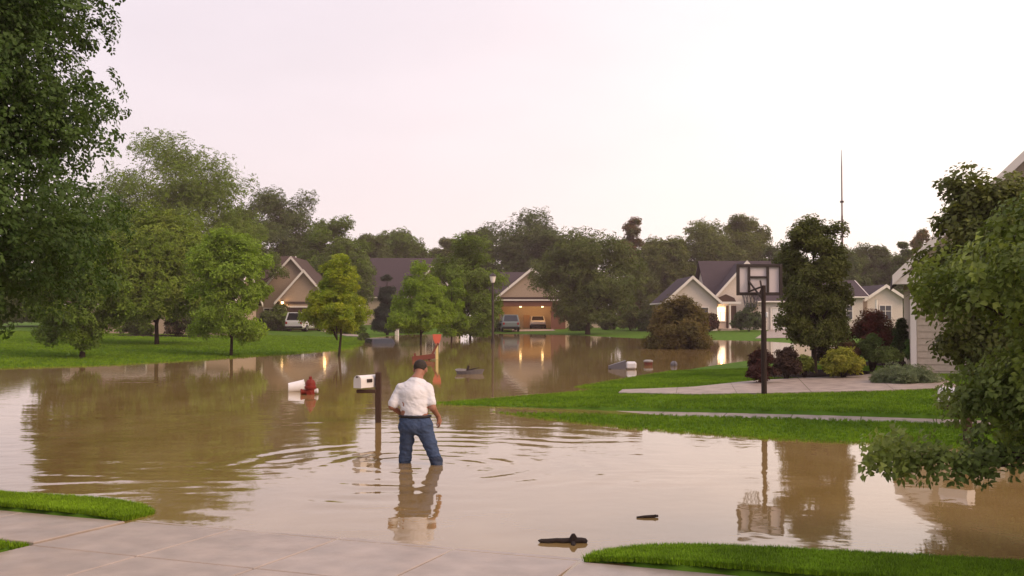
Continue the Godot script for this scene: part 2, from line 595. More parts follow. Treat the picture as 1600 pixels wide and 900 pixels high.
func water_h(x: float, z: float) -> float:
	if z < -45.0: return 0.0
	var fade := clampf((45.0 + z) / 15.0, 0.0, 1.0) * clampf((14.0 - absf(x)) / 4.0, 0.0, 1.0)
	var h := 0.0
	# wind-stirred patches, rougher to the left of the wading man
	var patch := clampf(rip2.get_noise_2d(x * 0.5, z) * 2.2 + 0.25 - x * 0.10 - absf(z + 12.0) * 0.09, 0.10, 1.0)
	h += rip.get_noise_2d(x * 0.55, z * 1.4) * 0.0045 * patch
	h += rip.get_noise_2d(x * 1.5 + 90.0, z * 3.2) * 0.0017 * patch
	# rings from his legs
	for c in [[-0.17, 0.0], [0.25, 0.1]]:
		var dx: float = x - man_at.x - c[0]
		var dz: float = z - man_at.z - c[1]
		var r := sqrt(dx * dx + dz * dz)
		if r < 6.0:
			var env := exp(-r * 0.33) * clampf((6.0 - r) / 2.0, 0.0, 1.0)
			var wv := TAU * (r + 0.12 * rip2.get_noise_2d(x * 2.0, z * 2.0)) / (0.34 + 0.035 * r)
			h += 0.0030 * env * sin(wv) * clampf(0.55 + 1.6 * rip2.get_noise_2d(x * 3.0 + 20.0, z * 3.0), 0.0, 1.6)
	return h * fade
func slab(parent: Node, u0: float, u1: float, v0: float, v1: float, hf: Callable, m: Material, thick := 0.09, gap := 0.007) -> void:
	var st := begin()
	var top := []
	var mid := []
	var low := []
	var c := Vector3.ZERO
	for k in [[u0 + gap, v0 + gap, 1, 1], [u1 - gap, v0 + gap, -1, 1], [u1 - gap, v1 - gap, -1, -1], [u0 + gap, v1 - gap, 1, -1]]:
		var hh: float = hf.call(k[1])
		mid.append(from_uv(k[0], k[1], hh - 0.006))
		top.append(from_uv(k[0] + 0.008 * k[2], k[1] + 0.008 * k[3], hh))
		low.append(from_uv(k[0], k[1], hh - thick))
		c += from_uv(k[0], k[1], hh - thick * 0.5) / 4.0
	face(st, top, c)
	for i in 4:
		var j := (i + 1) % 4
		face(st, [top[i], top[j], mid[j], mid[i]], c)
		face(st, [mid[i], mid[j], low[j], low[i]], c)
	part(parent, "slab", st.commit(), m)
func grass_field(called: String, label: String, pick: Callable, n: int, s: float, c: Color, c2: Color, seed_: int) -> void:
	var rng := RandomNumberGenerator.new()
	rng.seed = seed_
	var nz := FastNoiseLite.new()
	nz.seed = seed_
	nz.frequency = 0.7
	var xs := []
	var cs := []
	var tries := 0
	while xs.size() < n and tries < n * 6:
		tries += 1
		var p = pick.call(rng)
		if p == null: continue
		var sc := s * rng.randf_range(0.65, 1.35)
		var b := Basis(Vector3.UP, rng.randf() * TAU).scaled(Vector3(sc, sc * rng.randf_range(0.7, 1.2), sc))
		xs.append(Transform3D(b, p))
		var f := clampf(0.5 + 0.9 * nz.get_noise_2d(p.x, p.z) + rng.randfn() * 0.25, 0.0, 1.0)
		var col := c.lerp(c2, f)
		var t := rng.randf_range(0.75, 1.25)
		cs.append(Color(col.r * t, col.g * t, col.b * t))
	var o := multi(self, called, tuft, M.grass, xs, cs)
	o.name = numbered(called)
	tag(o, label, "grass", "", "stuff")

# ------------------------------------------------------------------ houses
func gable(house: Node3D, at: Vector3, turn: float, w: float, dep: float, eave: float, peak: float, wall: Material, roof: Material, over := 0.4, solid := true) -> void:
	# gable end faces local +z; the block runs back to -dep; heights above the house's base
	var sl := (peak - eave) / (w / 2.0)
	var hw := w / 2.0
	if solid:
		part(house, "wall", prism_mesh([Vector2(-hw, -0.6), Vector2(hw, -0.6), Vector2(hw, eave - 0.02), Vector2(0, peak - 0.02), Vector2(-hw, eave - 0.02)], -dep, 0.0), wall, at, turn)
	for s in [-1.0, 1.0]:
		var e := Vector2(s * (hw + over), eave - over * sl)
		var rf := part(house, "roof", prism_mesh([Vector2(0.004 * s, peak), e, e + Vector2(0, 0.17), Vector2(0.004 * s, peak + 0.17)], -dep - over, over), roof, at, turn)
		part(rf, "rake_trim", prism_mesh([Vector2(0.006 * s, peak + 0.19), Vector2(0.006 * s, peak - 0.12), e + Vector2(0.02 * s, -0.12), e + Vector2(0.02 * s, 0.19)], over + 0.004, over + 0.07), M.trim)
		part(rf, "gutter", box_mesh(Vector3(0.1, 0.14, dep + over * 2.0 - 0.06), 0.02, Vector3(e.x + 0.055 * s, e.y + 0.06, -dep / 2.0)), M.trim)
func window(house: Node3D, at: Vector3, turn: float, w: float, h: float, lit := false) -> void:
	var st := begin()
	for s in [-1.0, 1.0]:
		box(st, Vector3(s * (w / 2 + 0.04), 0, 0.02), Vector3(0.09, h + 0.18, 0.12))
		box(st, Vector3(0, s * (h / 2 + 0.045), 0.02), Vector3(w - 0.012, 0.088, 0.112))
	box(st, Vector3(0, 0, 0.02), Vector3(0.05, h - 0.01, 0.09))
	box(st, Vector3(0, 0.1 * h, 0.02), Vector3(w - 0.02, 0.05, 0.08))
	var f := part(house, "window", st.commit(), M.trim, at, turn)
	for s in [-1.0, 1.0]:
		part(f, "pane", box_mesh(Vector3(w / 2 - 0.05, h - 0.02, 0.03), 0.0, Vector3(s * (w / 4.0), 0, 0.03)), M.window_glow if lit else M.pane)
func garage_door(house: Node3D, at: Vector3, turn: float, w: float, h: float, m: Material) -> void:
	var d := part(house, "garage_door", box_mesh(Vector3(w, h, 0.06), 0.0, Vector3(0, h / 2, 0.0)), m, at, turn)
	var rows := 4
	var cols := int(round(w / 0.62))
	for r in rows:
		for c in cols:
			part(d, "panel", box_mesh(Vector3(w / cols - 0.09, h / rows - 0.08, 0.05), 0.015, Vector3(-w / 2 + (c + 0.5) * w / cols, (r + 0.5) * h / rows, 0.035)), m)
	var st := begin()
	for s in [-1.0, 1.0]: box(st, Vector3(s * (w / 2 + 0.08), h / 2 + 0.07, 0.03), Vector3(0.15, h + 0.14, 0.13))
	box(st, Vector3(0, h + 0.08, 0.03), Vector3(w - 0.01, 0.15, 0.12))
	part(d, "door_frame", st.commit(), M.trim)
func wall_lantern(label: String, at: Vector3, e := 1.0, group := "") -> void:
	var l := thing("wall_lantern", label, "lantern", at, 0.0, group)
	part(l, "bracket", box_mesh(Vector3(0.12, 0.2, 0.12), 0.02, Vector3(0, 0.05, -0.13)), M.dark_metal)
	part(l, "cap", lathe_mesh([Vector2(0.16, 0.17), Vector2(0.05, 0.27), Vector2(0.0, 0.3)], 8), M.dark_metal)
	part(l, "bulb", lathe_mesh([Vector2(0.0, -0.16), Vector2(0.11, -0.13), Vector2(0.14, 0.0), Vector2(0.12, 0.15), Vector2(0.0, 0.17)], 10), M.lamp_glow)
	lamp(l, Vector3.ZERO, e, 0.1)
func lamp(parent: Node, at: Vector3, e: float, size := 0.1) -> void:
	var o := OmniLight3D.new()
	o.name = "lamp_light"
	o.position = at
	o.light_color = Color(1.0, 0.78, 0.5)
	o.light_energy = e
	o.light_size = size
	o.omni_range = 30.0
	o.omni_attenuation = 2.0
	o.shadow_enabled = true
	parent.add_child(o, true)
func house_base(called: String, label: String, x: float, d: float, turn := 0.0) -> Node3D:
	var p := wp(x, 491, d)
	p.y = ground_h(p.x, p.z)
	return thing(called, label, "house", p, turn)
func build_houses() -> void:
	# left: two nested beige gables over a garage
	var h := house_base("gabled_house", "beige house with two nested front gables behind the white van", 475, 100)
	var b := h.position
	var y := func(py: float, d: float) -> float: return wp(800, py, d).y - b.y
	gable(h, Vector3(0, 0, 0), 0, 4.9, 7.0, y.call(468, 100), y.call(424, 100), M.beige, M.brown_roof)
	gable(h, Vector3(-1.75, 0, -2.2), 0, 7.0, 7.0, y.call(464, 102), y.call(403, 102), M.beige, M.brown_roof)
	gable(h, Vector3(-3.0, 0, -8.0), PI / 2, 8.0, 11.0, y.call(464, 107), y.call(402, 107), M.beige, M.brown_roof)
	garage_door(h, Vector3(0.1, 0.0, 0.04), 0, 3.6, 2.25, M.dark_door)
	part(h, "frieze_board", box_mesh(Vector3(4.9, 0.22, 0.08), 0.0, Vector3(0, y.call(473, 100), 0.05)), M.brown_roof)
	wall_lantern("glowing lantern left of the dark garage door on the nested gable house", b + Vector3(-2.12, y.call(473, 100) - 0.05, 0.22), 0.5)
	wall_lantern("glowing lantern right of the dark garage door, seen through yellow-green tree", b + Vector3(2.12, y.call(473, 100) - 0.05, 0.22), 0.5)
	window(h, Vector3(-3.9, 1.5, -2.15), 0, 1.2, 1.3)
	# far left ranch house under the trees
	h = house_base("ranch_house", "low beige ranch house half hidden under the left lawn trees", 255, 76)
	b = h.position
	gable(h, Vector3(5.0, 0, -4.0), PI / 2, 8.0, 12.0, 2.5, 5.0, M.beige, M.brown_roof)
	window(h, Vector3(-2.0, 1.35, 0.05), 0, 1.5, 1.1)
	window(h, Vector3(2.6, 1.35, 0.05), 0, 1.2, 1.1)
	part(h, "door", box_mesh(Vector3(0.95, 2.05, 0.08), 0.0, Vector3(0.7, 1.02, 0.03)), M.dark_door)
	# middle: long dark roof behind the young trees
	h = house_base("dark_roofed_house", "house with a long dark grey roof behind spruce and young trees", 650, 124)
	b = h.position
	gable(h, Vector3(5.0, 0, -5.0), PI / 2, 10.0, 11.5, y.call(464, 124), y.call(408, 129), M.cream, M.roof)
	gable(h, Vector3(2.2, 0, 1.6), 0, 5.5, 7.0, y.call(464, 124), y.call(420, 124), M.beige, M.roof)
	window(h, Vector3(2.2, 1.5, 1.65), 0, 1.6, 1.3)
	window(h, Vector3(-3.4, 1.5, 0.05), 0, 1.6, 1.3)
	# centre: open lit garage
	h = house_base("open_garage_house", "brick house with an open lit garage under a tan gable", 831, 108)
	b = h.position
	var ev: float = y.call(463, 108)
	var pk: float = y.call(420, 108)
	gable(h, Vector3(0, 0, 0), 0, 7.2, 7.0, ev, pk, M.brick, M.roof, 0.4, false)
	gable(h, Vector3(8.5, 0, -8.6), PI / 2, 8.5, 15.0, ev - 0.3, pk - 0.1, M.cream, M.roof)
	part(h, "gable_wall", prism_mesh([Vector2(-3.6, ev - 0.02), Vector2(3.6, ev - 0.02), Vector2(0, pk - 0.04)], -0.2, 0.0), M.beige)
	part(h, "beam", box_mesh(Vector3(7.3, 0.26, 0.3), 0.02, Vector3(0, ev - 0.14, 0.06)), M.dark_door)
	part(h, "ledge", box_mesh(Vector3(7.36, 0.14, 0.36), 0.02, Vector3(0, ev - 0.345, 0.06)), M.trim)
	var top := 2.5
	part(h, "header", box_mesh(Vector3(7.2, ev - 0.42 - top, 0.25), 0.0, Vector3(0, (ev - 0.42 + top) / 2, -0.13)), M.brick)
	part(h, "pier", box_mesh(Vector3(0.22, top + 0.6, 0.25), 0.0, Vector3(-3.49, top / 2 - 0.3, -0.13)), M.brick)
	part(h, "pier", box_mesh(Vector3(1.55, top + 0.6, 0.25), 0.0, Vector3(2.825, top / 2 - 0.3, -0.13)), M.brick)
	for s in [-1.0, 1.0]: part(h, "side_wall", box_mesh(Vector3(0.2, ev + 0.5, 6.7), 0.0, Vector3(s * 3.5, ev / 2 - 0.28, -3.62)), M.drywall)
	part(h, "back_wall", box_mesh(Vector3(6.8, ev + 0.5, 0.2), 0.0, Vector3(0, ev / 2 - 0.28, -6.9)), M.drywall)
	part(h, "garage_ceiling", box_mesh(Vector3(6.78, 0.12, 6.5), 0.0, Vector3(0, ev - 0.1, -3.55)), M.drywall)
	part(h, "garage_floor", box_mesh(Vector3(6.78, 0.3, 6.7), 0.0, Vector3(0, -0.1, -3.45)), M.garage_floor)
	part(h, "cabinet", box_mesh(Vector3(1.6, 0.9, 0.5), 0.03, Vector3(-1.0, 2.0, -6.5)), M.dark_door)
	part(h, "shelf", box_mesh(Vector3(2.2, 0.08, 0.5), 0.0, Vector3(2.0, 1.6, -6.5)), M.dark_door)
	for k in 4: part(h, "carton", box_mesh(Vector3(0.42, 0.32 + 0.06 * (k % 2), 0.4), 0.01, Vector3(1.2 + k * 0.52, 1.81 + 0.03 * (k % 2), -6.5)), M.cardboard)
	part(h, "carton_stack", box_mesh(Vector3(0.7, 1.5, 0.6), 0.02, Vector3(-0.5, 0.8, -4.2)), M.cardboard)
	for s in [-1.2, 1.2]:
		var bulb := part(h, "bulb", lathe_mesh([Vector2(0.0, -0.16), Vector2(0.12, -0.1), Vector2(0.14, 0.0), Vector2(0.08, 0.12), Vector2(0.0, 0.14)], 10), M.lamp_glow, Vector3(s, 2.55, -2.2))
		lamp(h, Vector3(s, 2.55, -2.2), 0.8, 0.12)
	window(h, Vector3(5.2, 1.5, -4.3), 0, 1.2, 1.5)
	window(h, Vector3(7.3, 1.5, -4.3), 0, 1.1, 1.5)
	# right: white house with twin gables and a porch
	h = house_base("white_house", "white house with twin gables, lit porch and white garage door", 1122, 95)
	b = h.position
	var sc := 95.0 / F
	ev = y.call(470, 95)
	gable(h, Vector3((1080 - 1122) * sc, 0, 0.6), 0, 4.7, 8.0, ev, y.call(435, 95), M.white_wall, M.roof)
	gable(h, Vector3((1170 - 1122) * sc, 0, -1.0), 0, 5.4, 8.0, y.call(460, 96), y.call(411, 96), M.white_wall, M.roof)
	gable(h, Vector3((1232 - 1122) * sc, 0, -6.0), PI / 2, 8.6, 7.0, ev, y.call(411, 101), M.white_wall, M.roof)
	gable(h, Vector3((1246 - 1122) * sc, 0, -1.4), PI / 2, 4.4, 3.9, ev, y.call(452, 97), M.white_wall, M.roof)
	window(h, Vector3((1092 - 1122) * sc, 1.45, 0.65), 0, 1.5, 1.4)
	# porch between the gables
	part(h, "porch_floor", box_mesh(Vector3(1.9, 0.4, 1.9), 0.02, Vector3(1.0, 0.0, -0.05)), M.dry_concrete)
	part(h, "porch_arch", prism_mesh([Vector2(-0.1, 2.55), Vector2(2.0, 2.55), Vector2(1.75, 3.1), Vector2(0.95, 3.45), Vector2(0.15, 3.1)], -0.99, -0.9), M.dark_door)
	part(h, "column", lathe_mesh([Vector2(0.14, 0.2), Vector2(0.11, 0.35), Vector2(0.1, 2.4), Vector2(0.15, 2.55)], 12), M.trim, Vector3(1.0, 0, 0.5))
	part(h, "porch_beam", box_mesh(Vector3(2.2, 0.2, 0.3), 0.0, Vector3(0.95, 2.62, 0.5)), M.trim)
	part(h, "door", box_mesh(Vector3(0.95, 2.15, 0.08), 0.0, Vector3(1.45, 1.28, -0.94)), M.dark_door)
	window(h, Vector3(0.42, 1.55, -0.94), 0, 0.85, 1.3, true)
	lamp(h, Vector3(0.42, 2.1, -0.5), 0.4, 0.12)
	part(h, "bulb", lathe_mesh([Vector2(0.0, -0.12), Vector2(0.1, 0.0), Vector2(0.0, 0.12)], 10), M.lamp_glow, Vector3(0.42, 2.1, -0.5))
	garage_door(h, Vector3((1219 - 1122) * sc, 0.0, 0.84), 0, 2.0, 2.05, M.white_paint)
	wall_lantern("glowing lantern beside the white garage door, left of basketball pole", b + Vector3((1191 - 1122) * sc, 2.0, -0.75), 0.6)
	# far right small pale house
	h = house_base("pale_house", "small pale house with grey roof beyond the red shrub", 1345, 98)
	b = h.position
	gable(h, Vector3(-1.0, 0, 0), PI / 2, 7.0, 6.0, y.call(468, 98), y.call(446, 100), M.white_wall, M.roof)
	gable(h, Vector3(2.0, 0, 1.0), 0, 3.4, 6.0, y.call(470, 98), y.call(452, 98), M.white_wall, M.roof)
	window(h, Vector3(2.0, 1.5, 1.05), 0, 1.1, 1.3)
	window(h, Vector3(-2.6, 1.5, 3.55), 0, 1.1, 1.3)
	part(h, "porch_column", lathe_mesh([Vector2(0.14, -0.1), Vector2(0.12, 2.6), Vector2(0.16, 2.7)], 10), M.trim, Vector3(0.0, 0.0, 4.2))
	# right foreground: neighbour's house at the end of the driveway
	var hb := Vector3(10.95, 0, -27.65)
	hb.y = ground_h(hb.x, hb.z) - 0.05
	h = thing("neighbour_house", "cream sided house with white eaves behind the right trees", "house", hb, -0.354)
	b = hb
	part(h, "wall", prism_mesh([Vector2(0, -0.4), Vector2(9.0, -0.4), Vector2(9.0, 3.0), Vector2(4.5, 7.45), Vector2(0, 3.0)], -9.0, 0.0), M.cream)
	for k in 18:   # lap siding near the corner in view
		part(h, "siding_board", prism_mesh([Vector2(0.03, 0.01), Vector2(0.03, 0.185), Vector2(-0.012, 0.185), Vector2(-0.032, 0.01)], 0.0, 8.9), M.cream, Vector3(0.17, 0.178 * k - 0.2, 0.0), PI / 2)
	for s in [-1.0, 1.0]:
		var e := Vector2(4.5 + s * 4.95, 3.0 - 0.45)
		var rf := part(h, "roof", prism_mesh([Vector2(4.5 + 0.004 * s, 7.45), e, e + Vector2(0, 0.2), Vector2(4.5 + 0.004 * s, 7.65)], -9.4, 0.45), M.roof)
		part(rf, "rake_trim", prism_mesh([Vector2(4.5 + 0.006 * s, 7.67), Vector2(4.5 + 0.006 * s, 7.4), e + Vector2(0, -0.05), e + Vector2(0, 0.22)], 0.455, 0.52), M.trim)
	part(h, "eave_return", prism_mesh([Vector2(-0.46, 2.53), Vector2(0.5, 2.53), Vector2(0.5, 2.71), Vector2(0.32, 3.05), Vector2(-0.44, 2.57)], 0.1, 0.44), M.trim)
	part(h, "corner_board", box_mesh(Vector3(0.16, 3.35, 0.06), 0.01, Vector3(0.08, 1.27, 0.035)), M.trim)
	window(h, Vector3(1.75, 1.45, 0.06), 0, 0.9, 1.4)
	# taller wing that shows above the right tree
	part(h, "upper_wing", prism_mesh([Vector2(3.1, 2.0), Vector2(9.0, 2.0), Vector2(9.0, 4.6), Vector2(6.1, 7.4), Vector2(3.1, 4.6)], -4.0, 1.2), M.cream)
	for s in [-1.0, 1.0]:
		var e := Vector2(6.1 + s * 3.4, 4.55 - 0.38)
		var rf := part(h, "roof", prism_mesh([Vector2(6.1 + 0.004 * s, 7.45), e, e + Vector2(0, 0.2), Vector2(6.1 + 0.004 * s, 7.65)], -4.4, 1.6), M.roof)
		part(rf, "rake_trim", prism_mesh([Vector2(6.1 + 0.006 * s, 7.67), Vector2(6.1 + 0.006 * s, 7.4), e + Vector2(0, -0.05), e + Vector2(0, 0.22)], 1.605, 1.67), M.trim)

# ------------------------------------------------------------------ vehicles and street objects
func car(called: String, label: String, cat: String, at: Vector3, turn: float, dims: Array, body_m: Material) -> Node3D:
	# dims: width, length, body height, cabin height, cabin front (0..1 of length from rear), rear slope
	var c := thing(called, label, cat, at, turn)
	var w: float = dims[0]
	var l: float = dims[1]
	var bh: float = dims[2]
	var ch: float = dims[3]
	var st := begin()
	box(st, Vector3(0, 0.28 + bh / 2, 0), Vector3(w, bh, l), Basis.IDENTITY, 0.13)
	part(c, "body", st.commit(), body_m)
	var z0: float = -l / 2 + dims[5]
	var z1: float = -l / 2 + l * dims[4]
	var y0 := 0.28 + bh - 0.02
	var cab := begin()
	var cpts := func(k: float, yy: float, a: float, bz: float) -> Array: return [Vector3(-w / 2 * k, yy, a), Vector3(w / 2 * k, yy, a), Vector3(w / 2 * k, yy, bz), Vector3(-w / 2 * k, yy, bz)]
	var lo: Array = cpts.call(0.95, y0, z0, z1)
	var hi: Array = cpts.call(0.80, y0 + ch, z0 + ch * 0.35, z1 - ch * 0.95)
	var cc := Vector3(0, y0 + ch / 2, (z0 + z1) / 2)
	face(cab, hi, cc)
	face(cab, lo, cc)
	for i in 4: face(cab, [lo[i], lo[(i + 1) % 4], hi[(i + 1) % 4], hi[i]], cc)
	part(c, "cabin", cab.commit(), body_m)
	for i in 4:
		var j := (i + 1) % 4
		var g := begin()
		var ctr: Vector3 = (lo[i] + lo[j] + hi[i] + hi[j]) / 4.0
		var nrm: Vector3 = (lo[j] - lo[i]).cross(hi[i] - lo[i]).normalized()
		if nrm.dot(ctr - cc) < 0: nrm = -nrm
		var q := []
		for p in [lo[i], lo[j], hi[j], hi[i]]: q.append(ctr + (p - ctr) * 0.82 + nrm * 0.012)
		face(g, q, cc)
		var q2 := []
		for p in q: q2.append(p - nrm * 0.02)
		for e in 4: face(g, [q[e], q[(e + 1) % 4], q2[(e + 1) % 4], q2[e]], ctr)
		part(c, ["rear_window", "side_window", "windshield", "side_window"][i], g.commit(), M.pane)
	for sx in [-1.0, 1.0]:
		for sz in [-1.0, 1.0]:
			var wh := part(c, "wheel", tube_mesh([Vector3(-0.11, 0, 0), Vector3(-0.1, 0, 0), Vector3(0.1, 0, 0), Vector3(0.11, 0, 0)], [0.28, 0.33, 0.33, 0.28], 18), M.tyre, Vector3(sx * (w / 2 - 0.1), 0.33, sz * l * 0.31))
			part(wh, "rim", tube_mesh([Vector3(sx * 0.1, 0, 0), Vector3(sx * 0.125, 0, 0)], [0.21, 0.19], 14), M.chrome)
		part(c, "tail_light", box_mesh(Vector3(0.2, 0.22, 0.05), 0.02, Vector3(sx * (w / 2 - 0.2), 0.28 + bh * 0.72, -l / 2)), M.tail)
		part(c, "headlight", box_mesh(Vector3(0.28, 0.16, 0.05), 0.02, Vector3(sx * (w / 2 - 0.24), 0.28 + bh * 0.62, l / 2)), M.white_plastic)
	part(c, "bumper", box_mesh(Vector3(w * 0.96, 0.2, 0.14), 0.04, Vector3(0, 0.42, -l / 2 - 0.02)), M.dark_plastic)
	part(c, "bumper", box_mesh(Vector3(w * 0.96, 0.2, 0.14), 0.04, Vector3(0, 0.42, l / 2 + 0.02)), M.dark_plastic)
	return c
func mailbox(label: String, at: Vector3, turn: float, post_x: float) -> void:
	var m := thing("mailbox", label, "mailbox", at, 0.0, "white mailboxes on wooden posts along the flooded kerb")
	var bot := 0.62
	part(m, "post", box_mesh(Vector3(0.1, 1.32, 0.1), 0.012, Vector3(post_x, 0.22, 0)), M.post_wood)
	part(m, "arm", box_mesh(Vector3(0.34, 0.06, 0.1), 0.01, Vector3(post_x - 0.2, bot - 0.07, 0.055)), M.post_wood)
	var st := begin()
	var out := [Vector2(-0.085, 0), Vector2(0.085, 0), Vector2(0.085, 0.13)]
	for k in 7:
		var a := PI * k / 6.0
		if k > 0 and k < 6: out.append(Vector2(cos(a) * 0.085, 0.13 + sin(a) * 0.085))
	out.append(Vector2(-0.085, 0.13))
	prism(st, out, -0.23, 0.23)
	var bx := part(m, "box", st.commit(), M.white_paint, Vector3(post_x - 0.19, bot, 0.03), turn)
	var fd := begin()
	var o2 := []
	for p in out: o2.append(Vector2(p.x * 1.06, p.y * 1.03 - 0.002))
	prism(fd, o2, 0.232, 0.25)
	part(bx, "door", fd.commit(), M.white_paint)
	part(bx, "latch", box_mesh(Vector3(0.03, 0.03, 0.03), 0.006, Vector3(0, 0.19, 0.262)), M.dark_metal)
	part(bx, "flag", box_mesh(Vector3(0.012, 0.06, 0.13), 0.003, Vector3(0.095, 0.12, 0.04)), M.dark_metal)
func build_objects() -> void:
	# basketball hoop seen from behind
	var p := gp(1194, 613, 0.2)
	p.y = ground_h(p.x, p.z)
	var k := -p.z / F
	var hoop := thing("basketball_hoop", "basketball hoop with dark framed clear backboard beside the driveway", "basketball hoop", p)
	var yb := func(py: float) -> float: return wp(800, py, -p.z).y - p.y
	part(hoop, "pole", tube_mesh([Vector3(0, -0.3, 0), Vector3(0, 1.4, 0), Vector3(0, 1.41, 0), Vector3(0, yb.call(446), 0)], [0.062, 0.062, 0.05, 0.05], 12), M.rust_metal)
	part(hoop, "height_handle", box_mesh(Vector3(0.05, 0.12, 0.08), 0.015, Vector3(0.06, yb.call(492), 0.03)), M.white_plastic)
	var zb := -0.42
	var x0 := -35.5 * k
	var x1 := 37.5 * k
	var yt: float = yb.call(411)
	var yo: float = yb.call(461)
	var bar := 5.0 * k
	var bd := Node3D.new()
	bd.name = "backboard"
	hoop.add_child(bd)
	for e in [[x0 + bar / 2, x0 + bar / 2, yo, yt], [x1 - bar / 2, x1 - bar / 2, yo, yt]]:
		part(bd, "frame_bar", box_mesh(Vector3(bar, yt - yo, 0.05), 0.006, Vector3(e[0], (yt + yo) / 2, zb)), M.dark_metal)
	for yy in [yt - bar / 2, yo + bar / 2]:
		part(bd, "frame_bar", box_mesh(Vector3(x1 - x0 - bar * 2 - 0.004, bar, 0.046), 0.006, Vector3((x0 + x1) / 2, yy, zb)), M.dark_metal)
	var xa := -15.5 * k
	var xb := 14.5 * k
	for xx in [xa, xb]: part(bd, "frame_bar", box_mesh(Vector3(4.0 * k, yt - yo - bar * 2 - 0.004, 0.04), 0.006, Vector3(xx, (yt + yo) / 2, zb)), M.dark_metal)
	part(bd, "frame_bar", box_mesh(Vector3(xb - xa - 4.0 * k - 0.004, 3.5 * k, 0.04), 0.006, Vector3((xa + xb) / 2, yb.call(432), zb)), M.dark_metal)
	part(bd, "panel", box_mesh(Vector3(x1 - x0 - 0.02, yt - yo - 0.02, 0.012), 0.0, Vector3((x0 + x1) / 2, (yt + yo) / 2, zb - 0.034)), M.acrylic)
	var st := begin()
	for s in [-1.0, 1.0]:
		tube(st, [Vector3(0, yb.call(447), 0), Vector3(-0.1 + s * 0.13, yb.call(455), zb + 0.03)], [0.022, 0.022], 8)
		tube(st, [Vector3(0, yb.call(470), 0), Vector3(-0.1 + s * 0.13, yb.call(438), zb + 0.03)], [0.022, 0.022], 8)
	part(hoop, "bracket", st.commit(), M.dark_metal)
	st = begin()
	var ring := []
	var rr := []
	for i in 19:
		var a := TAU * i / 18.0
		ring.append(Vector3(-0.1 + cos(a) * 0.225, yb.call(452), zb - 0.34 + sin(a) * 0.225))
		rr.append(0.012)
	tube(st, ring, rr, 6, false)
	box(st, Vector3(-0.1, yb.call(452), zb - 0.09), Vector3(0.14, 0.06, 0.1))
	var rim := part(hoop, "rim", st.commit(), M.orange)
	st = begin()
	for i in 12:
		for dir in [-1.0, 1.0]:
			var a := TAU * i / 12.0
			var a2: float = a + dir * 0.6
			tube(st, [Vector3(-0.1 + cos(a) * 0.22, yb.call(452), zb - 0.34 + sin(a) * 0.22), Vector3(-0.1 + cos(a2) * 0.13, yb.call(452) - 0.38, zb - 0.34 + sin(a2) * 0.13)], [0.005, 0.005], 4, false)
	part(rim, "net", st.commit(), M.grey_plastic).set_meta("kind", "stuff")

	# mailboxes
	var mb := gp(591, 660)
	mailbox("white mailbox on brown post in the water beside the wading man", mb, -0.62, 0.0)
	mb = gp(1512, 695)
	mailbox("white mailbox on brown post half hidden by the right tree leaves", mb, 0.5, 0.0)

	# hydrant, nearly drowned
	p = gp(485, 616)
	var hy := thing("fire_hydrant", "red fire hydrant with only its top above the water", "hydrant", p + Vector3(0, -0.44, 0))
	part(hy, "barrel", lathe_mesh([Vector2(0.16, 0.0), Vector2(0.16, 0.05), Vector2(0.11, 0.07), Vector2(0.11, 0.56), Vector2(0.14, 0.58), Vector2(0.14, 0.63), Vector2(0.125, 0.64)], 18), M.hydrant)
	part(hy, "bonnet", lathe_mesh([Vector2(0.125, 0.64), Vector2(0.115, 0.72), Vector2(0.08, 0.78), Vector2(0.04, 0.8), Vector2(0.035, 0.86), Vector2(0.0, 0.87)], 18), M.hydrant)
	part(hy, "nozzle", tube_mesh([Vector3(-0.08, 0.5, 0.02), Vector3(-0.19, 0.5, 0.05), Vector3(-0.19, 0.5, 0.05), Vector3(-0.22, 0.5, 0.06)], [0.06, 0.06, 0.075, 0.07], 12), M.hydrant)
	part(hy, "nozzle", tube_mesh([Vector3(0.08, 0.52, 0), Vector3(0.15, 0.52, 0), Vector3(0.15, 0.52, 0), Vector3(0.18, 0.52, 0)], [0.045, 0.045, 0.06, 0.055], 12), M.white_plastic)
	part(hy, "nozzle", tube_mesh([Vector3(0, 0.48, 0.08), Vector3(0, 0.48, 0.16), Vector3(0, 0.48, 0.16), Vector3(0, 0.48, 0.19)], [0.05, 0.05, 0.062, 0.058], 12), M.hydrant)
	# white bucket drifting beside it
	p = gp(468, 611)
	var bk := thing("floating_bucket", "white plastic bucket floating on its side against the red hydrant", "bucket", p + Vector3(-0.05, 0.08, 0.06), 0.25)
	part(bk, "shell", tube_mesh([Vector3(-0.21, 0.0, 0), Vector3(-0.2, 0.0, 0), Vector3(0.17, 0.05, 0), Vector3(0.18, 0.05, 0), Vector3(0.2, 0.055, 0)], [0.11, 0.125, 0.155, 0.17, 0.17], 20), M.white_plastic)
	st = begin()
	var hp := []
	var hr := []
	for i in 9:
		var a := PI * i / 8.0
		hp.append(Vector3(0.17 + sin(a) * 0.1, 0.05 + cos(a) * 0.05, cos(a) * 0.165))
		hr.append(0.006)
	tube(st, hp, hr, 6)
	part(bk, "handle", st.commit(), M.dark_metal)

	# orange marker and red plank
	p = gp(682, 561)
	var mk := thing("marker_post", "orange topped pale yellow marker post standing in the flooded street", "marker post", p)
	part(mk, "post", box_mesh(Vector3(0.11, 1.3, 0.06), 0.01, Vector3(0.02, 0.0, 0)), M.yellow)
	part(mk, "panel", prism_mesh([Vector2(-0.16, 1.05), Vector2(0.2, 1.05), Vector2(0.19, 0.85), Vector2(0.12, 0.66), Vector2(-0.06, 0.66), Vector2(-0.14, 0.85)], 0.035, 0.07), M.orange)
	p = gp(662, 563)
	var bar2 := thing("barricade", "fallen red wooden barricade half sunk beside the orange marker post", "barricade", p, 0.2)
